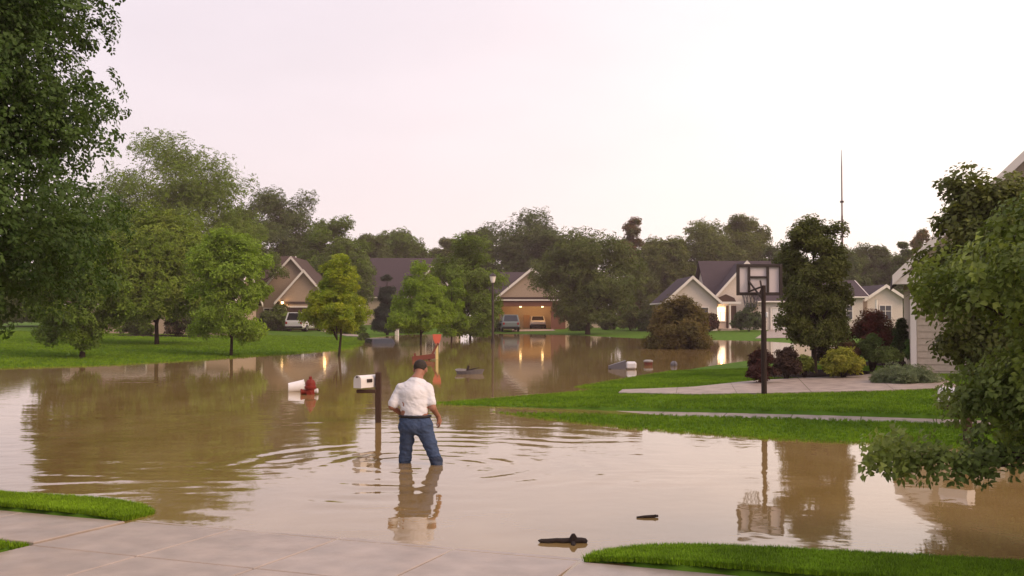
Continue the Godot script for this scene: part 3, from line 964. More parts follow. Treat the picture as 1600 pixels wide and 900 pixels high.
	part(bar2, "rail", box_mesh(Vector3(0.95, 0.2, 0.04), 0.008, Vector3(0.0, 0.12, 0.0), Basis(Vector3(0, 0, 1), 0.12)), M.red_wood)
	part(bar2, "leg", box_mesh(Vector3(0.08, 1.1, 0.05), 0.008, Vector3(0.34, 0.22, -0.05), Basis(Vector3(0, 0, 1), -0.5)), M.red_wood)
	part(bar2, "leg", box_mesh(Vector3(0.08, 0.7, 0.05), 0.008, Vector3(-0.3, -0.05, -0.05), Basis(Vector3(0, 0, 1), 0.2)), M.red_wood)

	# floating bins and odds and ends
	p = gp(974, 576.5)
	var bin := thing("floating_bin", "grey trash bin with white lid floating beside the right lawn", "trash bin", p, -0.1)
	st = begin()
	var lo := []
	var hi := []
	for q in [[-1, -1], [1, -1], [1, 1], [-1, 1]]:
		lo.append(Vector3(-0.52, 0.02 + q[0] * 0.09, q[1] * 0.14))
		hi.append(Vector3(0.08, 0.1 + q[0] * 0.2, q[1] * 0.27))
	var cc := Vector3(-0.2, 0.06, 0)
	face(st, lo, cc)
	face(st, hi, cc)
	for i in 4: face(st, [lo[i], lo[(i + 1) % 4], hi[(i + 1) % 4], hi[i]], cc)
	part(bin, "body", st.commit(), M.grey_plastic)
	part(bin, "lid", box_mesh(Vector3(0.36, 0.24, 0.56), 0.05, Vector3(0.27, 0.13, 0)), M.white_plastic)
	part(bin, "axle", tube_mesh([Vector3(-0.46, -0.02, -0.25), Vector3(-0.46, -0.02, 0.25)], [0.05, 0.05], 10), M.dark_plastic)
	p = gp(734, 584)
	var tub := thing("floating_tub", "grey plastic tub with a dark branch drifting in mid water", "tub", p, 0.15)
	st = begin()
	var ringp := []
	var rlo := []
	for i in 20:
		var a := TAU * i / 20.0
		ringp.append(Vector3(cos(a) * 0.47, 0.13 + 0.03 * sin(a * 2.0), sin(a) * 0.3))
		rlo.append(Vector3(cos(a) * 0.38, -0.06, sin(a) * 0.22))
	for i in 20:
		face(st, [ringp[i], ringp[(i + 1) % 20], rlo[(i + 1) % 20], rlo[i]], Vector3(0, 0.05, 0))
		face(st, [ringp[i] * Vector3(0.95, 1, 0.95), ringp[(i + 1) % 20] * Vector3(0.95, 1, 0.95), rlo[(i + 1) % 20] * 0.93, rlo[i] * 0.93], Vector3(0, 2.5, 0))
		face(st, [ringp[i], ringp[(i + 1) % 20], ringp[(i + 1) % 20] * Vector3(0.95, 1, 0.95), ringp[i] * Vector3(0.95, 1, 0.95)], Vector3(0, -3, 0))
	face(st, rlo, Vector3(0, 1, 0))
	part(tub, "shell", st.commit(), M.grey_plastic)
	var br := thing("drift_branch", "dark broken branch sticking up out of the floating grey tub", "branch", p)
	part(br, "stem", tube_mesh([Vector3(-0.08, -0.05, 0.0), Vector3(-0.06, 0.12, 0.02), Vector3(-0.04, 0.26, 0.0)], [0.06, 0.05, 0.03], 8), M.log)
	part(br, "twig", tube_mesh([Vector3(-0.06, 0.1, 0), Vector3(0.12, 0.16, 0.05), Vector3(0.3, 0.2, 0.02)], [0.03, 0.02, 0.008], 6), M.log)
	p = gp(1013, 570.5)
	bk = thing("floating_bucket", "small maroon bucket with pale rim floating right of the grey bin", "bucket", p)
	part(bk, "shell", lathe_mesh([Vector2(0.0, -0.08), Vector2(0.13, -0.08), Vector2(0.17, 0.12), Vector2(0.16, 0.12)], 16), M.red_wood)
	part(bk, "rim", lathe_mesh([Vector2(0.15, 0.11), Vector2(0.18, 0.12), Vector2(0.18, 0.17), Vector2(0.1, 0.2), Vector2(0.0, 0.2)], 16), M.stone)
	p = gp(1053, 571.5)
	bk = thing("floating_ball", "muddy grey ball floating against the right lawn's far edge", "ball", p + Vector3(0, 0.05, 0))
	part(bk, "ball", lathe_mesh([Vector2(0.0, -0.13), Vector2(0.07, -0.11), Vector2(0.12, -0.05), Vector2(0.13, 0.0), Vector2(0.12, 0.05), Vector2(0.07, 0.11), Vector2(0.0, 0.13)], 18), M.grey_plastic)
	part(bk, "valve_band", tube_mesh([Vector3(-0.005, 0, 0), Vector3(0.005, 0, 0)], [0.133, 0.133], 20), M.dark_plastic)

	# driftwood near the camera
	p = gp(881, 848)
	var lg := thing("drift_log", "dark waterlogged log with a knot floating near the driveway edge", "log", p)
	part(lg, "stem", tube_mesh([Vector3(-0.215, 0.02, 0.006), Vector3(-0.19, 0.014, 0), Vector3(-0.13, 0.012, 0.006), Vector3(-0.06, 0.019, -0.004), Vector3(-0.01, 0.014, 0.004), Vector3(0.05, 0.02, -0.003), Vector3(0.1, 0.016, 0.002), Vector3(0.15, 0.019, 0.0), Vector3(0.182, 0.012, 0.004), Vector3(0.196, 0.02, 0.008)], [0.004, 0.019, 0.024, 0.02, 0.026, 0.022, 0.03, 0.025, 0.027, 0.006], 10), M.log)
	part(lg, "knot", tube_mesh([Vector3(0.075, 0.01, 0.0), Vector3(0.08, 0.05, 0.004), Vector3(0.078, 0.075, 0.006)], [0.04, 0.03, 0.014], 8), M.log)
	part(lg, "stub", tube_mesh([Vector3(0.08, 0.005, 0.0), Vector3(0.075, 0.002, 0.07), Vector3(0.074, 0.0, 0.11)], [0.022, 0.02, 0.012], 8), M.log)
	p = gp(1012, 809)
	lg = thing("drift_stick", "short dark stick floating beyond the waterlogged log", "stick", p, 0.12)
	part(lg, "stem", tube_mesh([Vector3(-0.105, 0.005, 0.0), Vector3(-0.03, 0.01, 0), Vector3(0.04, 0.012, 0.0), Vector3(0.1, 0.015, 0.0)], [0.01, 0.014, 0.015, 0.011], 8), M.log)
	part(lg, "twig_stub", tube_mesh([Vector3(0.04, 0.012, 0), Vector3(0.075, 0.03, 0.012)], [0.008, 0.004], 6), M.log)

	# street lamp post
	p = gp(770, 537)
	var lp := thing("lamp_post", "tall dark garden lamp post with white lantern standing in water", "lamp post", p + Vector3(0, -0.3, 0))
	var ht: float = wp(770, 442, -p.z).y - p.y + 0.3
	part(lp, "pole", tube_mesh([Vector3(0, -0.1, 0), Vector3(0, 0.6, 0), Vector3(0, 0.62, 0), Vector3(0, ht, 0)], [0.13, 0.13, 0.085, 0.07], 12), M.dark_metal)
	var ln := part(lp, "lantern", lathe_mesh([Vector2(0.07, 0.0), Vector2(0.13, 0.04), Vector2(0.2, 0.4), Vector2(0.21, 0.42)], 8), M.lantern_glass, Vector3(0, ht, 0))
	part(ln, "cap", lathe_mesh([Vector2(0.24, 0.42), Vector2(0.2, 0.5), Vector2(0.06, 0.6), Vector2(0.0, 0.68)], 8), M.dark_metal)
	# low white marker on the far shore
	p = gp(620, 524)
	var wm := thing("bollard", "short white post at the far water's edge left of orange marker", "post", p)
	part(wm, "shaft", box_mesh(Vector3(0.36, 0.85, 0.3), 0.03, Vector3(0, 0.1, 0)), M.white_paint)
	part(wm, "cap", box_mesh(Vector3(0.42, 0.08, 0.36), 0.02, Vector3(0, 0.56, 0)), M.stone)
	# radio mast far away
	p = wp(1317, 491, 150)
	p.y = 0.5
	var ms := thing("radio_mast", "tall thin radio mast rising above the trees on the right", "mast", p)
	ht = wp(1317, 234, 150).y - 0.5
	part(ms, "lower_section", tube_mesh([Vector3.ZERO, Vector3(0, ht * 0.62, 0)], [0.2, 0.15], 8), M.mast)
	part(ms, "upper_section", tube_mesh([Vector3(0, ht * 0.62, 0), Vector3(0, ht * 0.9, 0), Vector3(0, ht, 0)], [0.12, 0.09, 0.03], 8), M.mast)
	for q in 3: part(ms, "collar", lathe_mesh([Vector2(0.2, -0.15), Vector2(0.3, -0.1), Vector2(0.3, 0.1), Vector2(0.2, 0.15)], 8), M.rust_metal, Vector3(0, ht * (0.3 + 0.2 * q), 0))

	# vehicles
	p = wp(476, 491, 96)
	p.y = ground_h(p.x, p.z)
	car("parked_van", "white van parked before the nested gable house, seen from behind", "van", p, PI - 0.25, [1.9, 4.6, 0.75, 0.8, 0.78, 0.05], M.car_white)
	p = wp(795, 491, 104)
	p.y = ground_h(p.x, p.z)
	car("parked_minivan", "grey-green minivan parked outside the open lit garage", "minivan", p, -PI + 0.1, [1.85, 4.5, 0.75, 0.72, 0.8, 0.08], M.car_teal)
	p = wp(840, 491, 112.5)
	p.y = ground_h(wp(831, 491, 108).x, -108.0) + 0.05
	car("garaged_car", "white car parked inside the open lit garage", "car", p, 0.0, [1.75, 4.2, 0.62, 0.52, 0.72, 0.25], M.car_white)
	p = gp(596, 536)
	car("flooded_car", "dark car drowned to its roof at the far left of the street", "car", p + Vector3(0, -1.12, 0), 0.35, [1.75, 4.3, 0.62, 0.52, 0.72, 0.3], M.car_grey)

# ------------------------------------------------------------------ the wading man
func surface_net(st: SurfaceTool, bones: Array, cell: float, clips := [], wrinkle := 0.0) -> void:
	var lo := Vector3.ONE * 1e6
	var hi := -lo
	for b in bones:
		var r := maxf(b[2], b[3]) + 0.02
		for q in [b[0], b[1]]:
			lo = lo.min(q - Vector3.ONE * r)
			hi = hi.max(q + Vector3.ONE * r)
	lo -= Vector3.ONE * cell * 3
	hi += Vector3.ONE * cell * 3
	var nx := int((hi.x - lo.x) / cell) + 2
	var ny := int((hi.y - lo.y) / cell) + 2
	var nz := int((hi.z - lo.z) / cell) + 2
	var f := PackedFloat32Array()
	f.resize(nx * ny * nz)
	f.fill(1.0)
	for b in bones:
		var A: Vector3 = b[0]
		var B: Vector3 = b[1]
		var ra: float = b[2]
		var rb: float = b[3]
		var k: float = b[4] if b.size() > 4 else 0.03
		var m := maxf(ra, rb) + maxf(k, cell * 3.0)
		var i0 := ((A.min(B) - Vector3.ONE * m - lo) / cell).floor().max(Vector3.ZERO)
		var i1 := ((A.max(B) + Vector3.ONE * m - lo) / cell).ceil().min(Vector3(nx - 1, ny - 1, nz - 1))
		var ab := B - A
		var l2 := maxf(ab.length_squared(), 1e-9)
		for iz in range(int(i0.z), int(i1.z) + 1):
			for iy in range(int(i0.y), int(i1.y) + 1):
				var row := (iz * ny + iy) * nx
				for ix in range(int(i0.x), int(i1.x) + 1):
					var p := lo + Vector3(ix, iy, iz) * cell
					var t := clampf((p - A).dot(ab) / l2, 0.0, 1.0)
					var d := p.distance_to(A + ab * t) - lerpf(ra, rb, t)
					var o := f[row + ix]
					var hh := maxf(k - absf(o - d), 0.0) / k
					f[row + ix] = minf(o, d) - hh * hh * k * 0.25
	var wn := FastNoiseLite.new()
	wn.seed = 5
	wn.frequency = 6.0
	if clips.size() or wrinkle > 0.0:
		for iz in nz:
			for iy in ny:
				for ix in nx:
					var w := (iz * ny + iy) * nx + ix
					if f[w] > 0.1: continue
					var p := lo + Vector3(ix, iy, iz) * cell
					if wrinkle > 0.0: f[w] += wn.get_noise_3d(p.x * 1.5 + p.y * 1.1, p.y * 1.9, p.z * 1.2) * wrinkle
					for c in clips: f[w] = maxf(f[w], (c[0] as Vector3).dot(p) - c[1])
	var vid := PackedInt32Array()
	vid.resize(nx * ny * nz)
	vid.fill(-1)
	var vs := PackedVector3Array()
	var ns := PackedVector3Array()
	var off := [0, 1, nx, nx + 1, nx * ny, nx * ny + 1, nx * ny + nx, nx * ny + nx + 1]
	var cpos := [Vector3(0, 0, 0), Vector3(1, 0, 0), Vector3(0, 1, 0), Vector3(1, 1, 0), Vector3(0, 0, 1), Vector3(1, 0, 1), Vector3(0, 1, 1), Vector3(1, 1, 1)]
	var edges := [[0, 1], [2, 3], [4, 5], [6, 7], [0, 2], [1, 3], [4, 6], [5, 7], [0, 4], [1, 5], [2, 6], [3, 7]]
	for iz in nz - 1:
		for iy in ny - 1:
			for ix in nx - 1:
				var w := (iz * ny + iy) * nx + ix
				var any := false
				var neg := f[w] < 0.0
				for q in 8:
					if (f[w + off[q]] < 0.0) != neg:
						any = true
						break
				if not any: continue
				var acc := Vector3.ZERO
				var cnt := 0
				for e in edges:
					var a := f[w + off[e[0]]]
					var c := f[w + off[e[1]]]
					if (a < 0.0) != (c < 0.0):
						acc += (cpos[e[0]] as Vector3).lerp(cpos[e[1]], a / (a - c))
						cnt += 1
				vid[w] = vs.size()
				vs.append(lo + (Vector3(ix, iy, iz) + acc / cnt) * cell)
				var g := Vector3(f[w + off[1]] + f[w + off[3]] + f[w + off[5]] + f[w + off[7]] - f[w] - f[w + off[2]] - f[w + off[4]] - f[w + off[6]],
					f[w + off[2]] + f[w + off[3]] + f[w + off[6]] + f[w + off[7]] - f[w] - f[w + off[1]] - f[w + off[4]] - f[w + off[5]],
					f[w + off[4]] + f[w + off[5]] + f[w + off[6]] + f[w + off[7]] - f[w] - f[w + off[1]] - f[w + off[2]] - f[w + off[3]])
				ns.append(g.normalized())
	var step := [1, nx, nx * ny]
	for iz in range(1, nz - 1):
		for iy in range(1, ny - 1):
			for ix in range(1, nx - 1):
				var w := (iz * ny + iy) * nx + ix
				for ax in 3:
					var a := f[w] < 0.0
					if a == (f[w + step[ax]] < 0.0): continue
					var s1: int = step[(ax + 1) % 3]
					var s2: int = step[(ax + 2) % 3]
					var q := [vid[w], vid[w - s1], vid[w - s1 - s2], vid[w - s2]]
					if q.min() < 0: continue
					tri(st, vs[q[0]], vs[q[1]], vs[q[2]], ns[q[0]], ns[q[1]], ns[q[2]])
					tri(st, vs[q[0]], vs[q[2]], vs[q[3]], ns[q[0]], ns[q[2]], ns[q[3]])
func hand(st: SurfaceTool, wrist: Vector3, dir: Vector3, palm_n: Vector3, side_sign: float) -> void:
	var across := dir.cross(palm_n).normalized() * side_sign   # towards the thumb
	var bones := []
	var kn := wrist + dir * 0.095
	for i in 4:
		var o := across * (0.033 - 0.022 * i)
		bones.append([wrist + o * 0.6, kn + o, 0.017, 0.012, 0.02])
	var lens := [0.075, 0.085, 0.078, 0.06]
	for i in 4:
		var o := across * (0.033 - 0.022 * i)
		var a := kn + o
		var m1: Vector3 = a + (dir * 0.9 + palm_n * 0.45).normalized() * lens[i] * 0.5
		var m2: Vector3 = m1 + (dir * 0.5 + palm_n * 0.9).normalized() * lens[i] * 0.5
		bones.append([a, m1, 0.0105, 0.009, 0.006])
		bones.append([m1, m2, 0.009, 0.0075, 0.006])
	var t0 := wrist + dir * 0.03 + across * 0.032
	var t1 := t0 + (dir * 0.7 + across * 0.7 + palm_n * 0.3).normalized() * 0.045
	bones.append([t0, t1, 0.014, 0.011, 0.012])
	bones.append([t1, t1 + (dir * 0.95 + palm_n * 0.35).normalized() * 0.035, 0.011, 0.009, 0.006])
	bones.append([wrist - dir * 0.03, wrist + dir * 0.02, 0.027, 0.025, 0.02])
	surface_net(st, bones, 0.0045)
func build_man() -> void:
	var man := thing("person", "person in white t-shirt and blue jeans wading away through the flood", "person", man_at + Vector3(0, -0.44, 0))
	var V := func(x: float, y: float, z: float) -> Vector3: return Vector3(x, y, z)
	var pel := Vector3(-0.03, 0.98, 0.0)
	var hl := Vector3(-0.12, 0.92, 0.0); var hr := Vector3(0.08, 0.92, 0.01)
	var kl := Vector3(-0.165, 0.50, -0.12); var kr := Vector3(0.235, 0.50, 0.03)
	var al := Vector3(-0.205, 0.10, -0.04); var ar := Vector3(0.345, 0.10, 0.17)
	var chest := Vector3(-0.055, 1.30, -0.05)
	var neck := Vector3(-0.02, 1.50, -0.11)
	var head := Vector3(0.015, 1.62, -0.2)
	var sl := Vector3(-0.215, 1.385, -0.09); var sr := Vector3(0.125, 1.385, -0.08)
	var el := Vector3(-0.325, 1.17, -0.01); var er := Vector3(0.195, 1.15, 0.0)
	var wl := Vector3(-0.225, 1.06, -0.17); var wr := Vector3(0.25, 1.03, -0.16)
	# body: one continuous skin surface under the clothes
	var st := begin()
	var body := [
		[pel + Vector3(-0.07, 0, 0), chest + Vector3(-0.07, 0.02, 0), 0.10, 0.115, 0.06], [pel + Vector3(0.07, 0, 0), chest + Vector3(0.07, 0.02, 0), 0.10, 0.115, 0.06],
		[chest + Vector3(0, 0.03, 0), neck, 0.10, 0.06, 0.06], [neck, head + Vector3(0, -0.03, 0.03), 0.062, 0.058, 0.03],
		[sl, neck, 0.05, 0.05, 0.05], [sr, neck, 0.05, 0.05, 0.05], [sl, el, 0.052, 0.042, 0.03], [el, wl, 0.042, 0.029, 0.02], [sr, er, 0.052, 0.042, 0.03], [er, wr, 0.042, 0.029, 0.02],
		[hl, kl, 0.085, 0.058, 0.04], [kl, al, 0.055, 0.038, 0.03], [hr, kr, 0.085, 0.058, 0.04], [kr, ar, 0.055, 0.038, 0.03],
		[al, al + Vector3(-0.01, -0.06, -0.16), 0.042, 0.03, 0.03], [ar, ar + Vector3(0.02, -0.06, -0.16), 0.042, 0.03, 0.03],
	]
	surface_net(st, body, 0.012)
	# head: skull, jaw, nose, ears
	var fw := Vector3(0.12, -0.6, -0.8).normalized()      # face looks down and away
	var upv := fw.cross(Vector3(-0.99, 0.02, -0.12)).normalized()
	var rt := fw.cross(upv).normalized()
	surface_net(st, [
		[head + fw * 0.015 + upv * 0.03, head - fw * 0.025 + upv * 0.035, 0.078, 0.082, 0.03], [head + upv * 0.02, head + fw * 0.045 - upv * 0.075, 0.07, 0.042, 0.04],
		[head + fw * 0.09 + upv * 0.005, head + fw * 0.112 - upv * 0.03, 0.010, 0.015, 0.015], [head + fw * 0.082 - upv * 0.06 - rt * 0.02, head + fw * 0.082 - upv * 0.06 + rt * 0.02, 0.010, 0.010, 0.012],
		[head + rt * 0.082 + upv * 0.02, head + rt * 0.086 - upv * 0.02 + fw * 0.01, 0.014, 0.009, 0.008], [head - rt * 0.082 + upv * 0.02, head - rt * 0.086 - upv * 0.02 + fw * 0.01, 0.014, 0.009, 0.008],
		[head + fw * 0.078 + upv * 0.03 + rt * 0.035, head + fw * 0.078 + upv * 0.03 + rt * 0.02, 0.014, 0.012, 0.012], [head + fw * 0.078 + upv * 0.03 - rt * 0.035, head + fw * 0.078 + upv * 0.03 - rt * 0.02, 0.014, 0.012, 0.012],
		[head - upv * 0.06 - fw * 0.02, neck + Vector3(0, 0.02, 0), 0.055, 0.06, 0.03]], 0.006)
	hand(st, wr + Vector3(0.004, -0.012, -0.012), Vector3(0.2, -0.75, -0.5).normalized(), Vector3(-0.7, -0.2, -0.4).normalized(), -1.0)
	hand(st, wl + Vector3(0.006, -0.004, -0.014), Vector3(0.5, -0.25, -0.8).normalized(), Vector3(0.6, -0.7, 0.2).normalized(), 1.0)
	part(man, "body", st.commit(), M.skin)
	st = begin()
	surface_net(st, [[head - fw * 0.026 + upv * 0.046, head + fw * 0.02 + upv * 0.05, 0.083, 0.08, 0.03], [head - fw * 0.035 + upv * 0.02, head - fw * 0.03 - upv * 0.012, 0.076, 0.064, 0.03]], 0.006, [[fw, fw.dot(head) + 0.06], [-upv, -upv.dot(head - upv * 0.03)]], 0.006)
	part(man, "hair", st.commit(), M.hair)
	# t-shirt
	st = begin()
	surface_net(st, [
		[Vector3(-0.105, 1.06, 0.0), Vector3(-0.145, 1.30, -0.05), 0.092, 0.108, 0.06], [Vector3(0.035, 1.06, 0.0), Vector3(0.04, 1.30, -0.05), 0.092, 0.108, 0.06], [Vector3(-0.035, 1.06, 0.0), Vector3(-0.05, 1.32, -0.045), 0.115, 0.13, 0.06],
		[chest + Vector3(0, 0.04, 0), neck + Vector3(0, -0.02, 0), 0.115, 0.07, 0.08], [sl, neck + Vector3(0, -0.04, 0.01), 0.066, 0.062, 0.08], [sr, neck + Vector3(0, -0.04, 0.01), 0.066, 0.062, 0.08],
		[sl, sl.lerp(el, 0.86), 0.07, 0.066, 0.03], [sr, sr.lerp(er, 0.72), 0.07, 0.063, 0.03]], 0.01,
		[[Vector3(0, -1, 0), -1.06], [(neck - chest).normalized(), (neck - chest).normalized().dot(neck) + 0.015]], 0.010)
	part(man, "t_shirt", st.commit(), M.shirt)
	# jeans
	st = begin()
	var jb := [
		[Vector3(-0.105, 1.03, 0.0), hl, 0.112, 0.118, 0.05], [Vector3(0.045, 1.03, 0.0), hr, 0.112, 0.118, 0.05], [Vector3(-0.03, 1.03, 0.01), Vector3(-0.03, 0.93, 0.03), 0.12, 0.12, 0.05],
		[hl, kl, 0.105, 0.076, 0.03], [kl, al, 0.076, 0.07, 0.03], [hr, kr, 0.105, 0.076, 0.03], [kr, ar, 0.076, 0.07, 0.03]]
	surface_net(st, jb, 0.012, [[Vector3.UP, 1.062], [Vector3(0.12, -1, 0.2), -0.492]], 0.018)
	part(man, "jeans", st.commit(), M.jeans)
	st = begin()
	surface_net(st, jb.slice(3), 0.012, [[Vector3(-0.12, 1, -0.2), 0.494], [Vector3(0, -1, 0), -0.12]], 0.018)
	part(man, "wet_hems", st.commit(), M.wet_jeans)
	st = begin()
	var bp := []
	var brd := []
	for i in 25:
		var a := TAU * i / 24.0
		bp.append(Vector3(-0.03 + cos(a) * 0.196, 1.045, sin(a) * 0.128))
		brd.append(0.018)
	tube(st, bp, brd, 6, false)
	part(man, "belt", st.commit(), M.belt)

# ------------------------------------------------------------------ vegetation
func build_trees() -> void:
	var G1 := Color(0.085, 0.13, 0.014); var G2 := Color(0.125, 0.19, 0.018)
	var Y1 := Color(0.11, 0.165, 0.012); var Y2 := Color(0.19, 0.215, 0.014)
	var D1 := Color(0.042, 0.062, 0.018); var D2 := Color(0.066, 0.088, 0.02)
	var B1 := Color(0.062, 0.08, 0.022); var B2 := Color(0.095, 0.105, 0.028)
	# near trees at the picture's edges
	var p := Vector3(-8.6, 0, -11.6)
	p.y = ground_h(p.x, p.z)
	plant("maple_tree", "large dark green maple filling the left edge of the picture", "tree", p, {h = 10.5, b = 1.25, r = 3.35, n = 105000, s = 0.088, cr = 0.66, clumps = 430, limbs = 40, c = Color(0.026, 0.05, 0.013), c2 = Color(0.05, 0.082, 0.02), seed = 5, near = true, tr = 0.2, shape = "column", lumpy = 0.1})
	p = Vector3(4.72, 0, -6.75)
	p.y = ground_h(p.x, p.z)
	plant("young_maple", "leafy light green maple with low branches at the right edge", "tree", p, {h = 2.9, b = 0.82, r = 1.66, n = 16500, s = 0.075, cr = 0.3, clumps = 100, limbs = 24, c = Color(0.07, 0.095, 0.027), c2 = Color(0.14, 0.17, 0.045), seed = 8, near = true, tr = 0.07, shape = "oval", lumpy = 0.3,
		extra = [Vector3(-2.2, 0.93, 0.0), Vector3(-2.0, 0.9, -0.1), Vector3(-1.75, 0.86, 0.05), Vector3(-1.5, 0.95, 0.0)]})
	tree("ornamental_pear", "dense olive green tree rising behind the light green maple at right", 1590, 16.2, 252, 570, 108, {n = 11000, s = 0.13, cr = 0.36, clumps = 110, limbs = 24, c = Color(0.05, 0.062, 0.018), c2 = Color(0.10, 0.11, 0.03), seed = 14, near = true, shape = "oval", lumpy = 0.35})
	tree("driveway_tree", "dark green tree in the mulch bed behind the basketball hoop", 1273, 28.3, 334, 528, 48, {n = 6500, s = 0.14, cr = 0.3, clumps = 90, limbs = 20, c = Color(0.045, 0.056, 0.017), c2 = Color(0.085, 0.095, 0.025), seed = 21, shape = "oval", lumpy = 0.35, tr = 0.1})
	# trees on the left lawn and in the flooded verge
	tree("lawn_tree", "bushy green tree between the large maple and the ranch house", 128, 41, 335, 535, 60, {n = 4200, s = 0.24, clumps = 80, c = G1, c2 = Color(0.07, 0.11, 0.02), seed = 31, shape = "oval"})
	tree("lawn_tree", "spreading green tree with layered branches before the ranch house", 246, 54, 328, 492, 92, {n = 5000, s = 0.27, clumps = 90, c = G1, c2 = Color(0.11, 0.14, 0.02), seed = 32, shape = "dome", tr = 0.13})
	tree("lawn_tree", "bright green young tree standing at the left lawn's water edge", 361, 45, 364, 528, 56, {n = 3800, s = 0.2, clumps = 75, c = G2, c2 = Color(0.12, 0.18, 0.025), seed = 33, shape = "oval", tr = 0.08})
	tree("verge_tree", "yellow-green pyramidal young tree standing in water left of mailbox", 527, 46, 386, 518, 52, {n = 5200, s = 0.15, clumps = 130, cr = 0.3, c = Y1, c2 = Y2, seed = 34, shape = "pyramid", tr = 0.07, lumpy = 0.1})
	tree("verge_tree", "green young tree with yellow tinge in water behind the wading man", 657, 62, 402, 522, 52, {n = 4800, s = 0.19, clumps = 110, cr = 0.42, c = G2, c2 = Y1, seed = 35, shape = "pyramid", tr = 0.08, lumpy = 0.2})
	tree("verge_tree", "round green tree left of the lamp post", 733, 76, 374, 520, 52, {n = 4000, s = 0.28, clumps = 75, c = G1, c2 = Color(0.075, 0.105, 0.02), seed = 36, shape = "oval", tr = 0.1})
	tree("verge_tree", "thin trunked sapling between the two flooded green trees", 705, 68, 430, 520, 22, {n = 900, s = 0.25, clumps = 30, c = G1, c2 = G2, seed = 37, shape = "oval", tr = 0.07})
	tree("shade_tree", "broad green tree right of the open garage house", 918, 92, 368, 498, 72, {n = 5200, s = 0.36, clumps = 90, c = Color(0.055, 0.075, 0.02), c2 = Color(0.08, 0.095, 0.026), seed = 38, tr = 0.22})
	tree("blue_spruce", "narrow dark blue-green spruce before the long dark roof", 605, 90, 422, 517, 20, {n = 2200, s = 0.36, clumps = 70, cr = 0.35, c = Color(0.03, 0.042, 0.035), c2 = Color(0.045, 0.058, 0.048), seed = 39, shape = "cone", needles = true, lumpy = 0.1})
	tree("flooded_bush", "round brownish bush standing in water before the white house", 1061, 56, 466, 546, 46, {cat = "bush", n = 4200, s = 0.2, clumps = 80, c = Color(0.055, 0.05, 0.016), c2 = Color(0.10, 0.075, 0.022), seed = 40, shape = "dome", tr = 0.08})
	# tall trees behind the houses
	var far := [
		["tall airy green tree above the ranch house roof", 268, 88, 218, 440, 104, G1, Color(0.09, 0.12, 0.022), "round"],
		["dark green tree between tall airy tree and the nested gables", 370, 100, 330, 480, 50, D2, G1, "round"],
		["dark rounded tree crowning the nested gable house", 438, 128, 298, 460, 66, D1, D2, "round"],
		["mid green tree behind the yellow-green pyramidal tree", 520, 116, 344, 500, 54, D2, G1, "round"],
		["hazy green tree above the left end of long dark roof", 612, 150, 358, 460, 46, B1, G1, "round"],
		["small hazy tree above the right end of long dark roof", 697, 160, 374, 470, 28, B1, B2, "round"],
		["tall dark domed tree behind the open garage house", 815, 138, 330, 480, 76, D1, B1, "dome"],
		["dark hazy tree left of the tall domed tree", 752, 150, 352, 490, 36, B1, D2, "round"],
		["rusty topped tall tree right of the broad green tree", 989, 145, 344, 500, 28, B1, Color(0.12, 0.06, 0.03), "oval"],
		["olive tree between the rusty topped tree and white house", 1040, 125, 372, 500, 48, B1, B2, "round"],
		["broad olive tree rising over the white house roof", 1112, 132, 346, 490, 66, B1, B2, "round"],
		["pale olive tree behind the basketball backboard", 1165, 140, 338, 490, 42, B1, B2, "round"],
		["low dark tree right of the radio mast", 1362, 140, 388, 480, 44, D2, B1, "round"],
		["narrow dark evergreen left of the neighbour's eave", 1412, 120, 368, 500, 22, D1, D2, "pyramid"],
		["sparse rusty tree showing beside the neighbour's eave", 1440, 135, 362, 480, 22, B1, Color(0.16, 0.09, 0.03), "oval"],
		["dark tree filling the gap left of broad green tree", 860, 132, 365, 490, 34, D1, B1, "round"],
		["far dark tree behind the blue spruce", 578, 140, 372, 470, 34, D2, B1, "round"],
		["dark tree at far left behind the bushy lawn tree", 190, 96, 330, 480, 50, D2, G1, "round"],
		["dark tree right of the tree behind the hoop", 1235, 128, 380, 490, 42, D1, B1, "round"],
		["dark tree beneath the radio mast", 1310, 132, 392, 490, 40, D1, D2, "round"],
		["low tree at the far left end of the left lawn", -20, 98, 430, 500, 62, D2, G1, "round"],
		["low tree just left of the bushy lawn tree", 70, 104, 436, 500, 50, D1, G1, "round"],
		["low far tree closing the skyline behind the small pale house", 1395, 160, 402, 490, 50, B1, D2, "round"]]
	for i in far.size():
		var e = far[i]
		var sz: float = e[2] * 0.0032
		tree("background_tree", e[0], e[1], e[2], e[3], e[4], e[5], {n = int(4200 + e[5] * 50), s = sz, clumps = 60 + int(e[5] * 0.4), c = e[6], c2 = e[7], seed = 60 + i, shape = e[8], lumpy = 0.35, tr = 0.25}, "trees behind the houses")
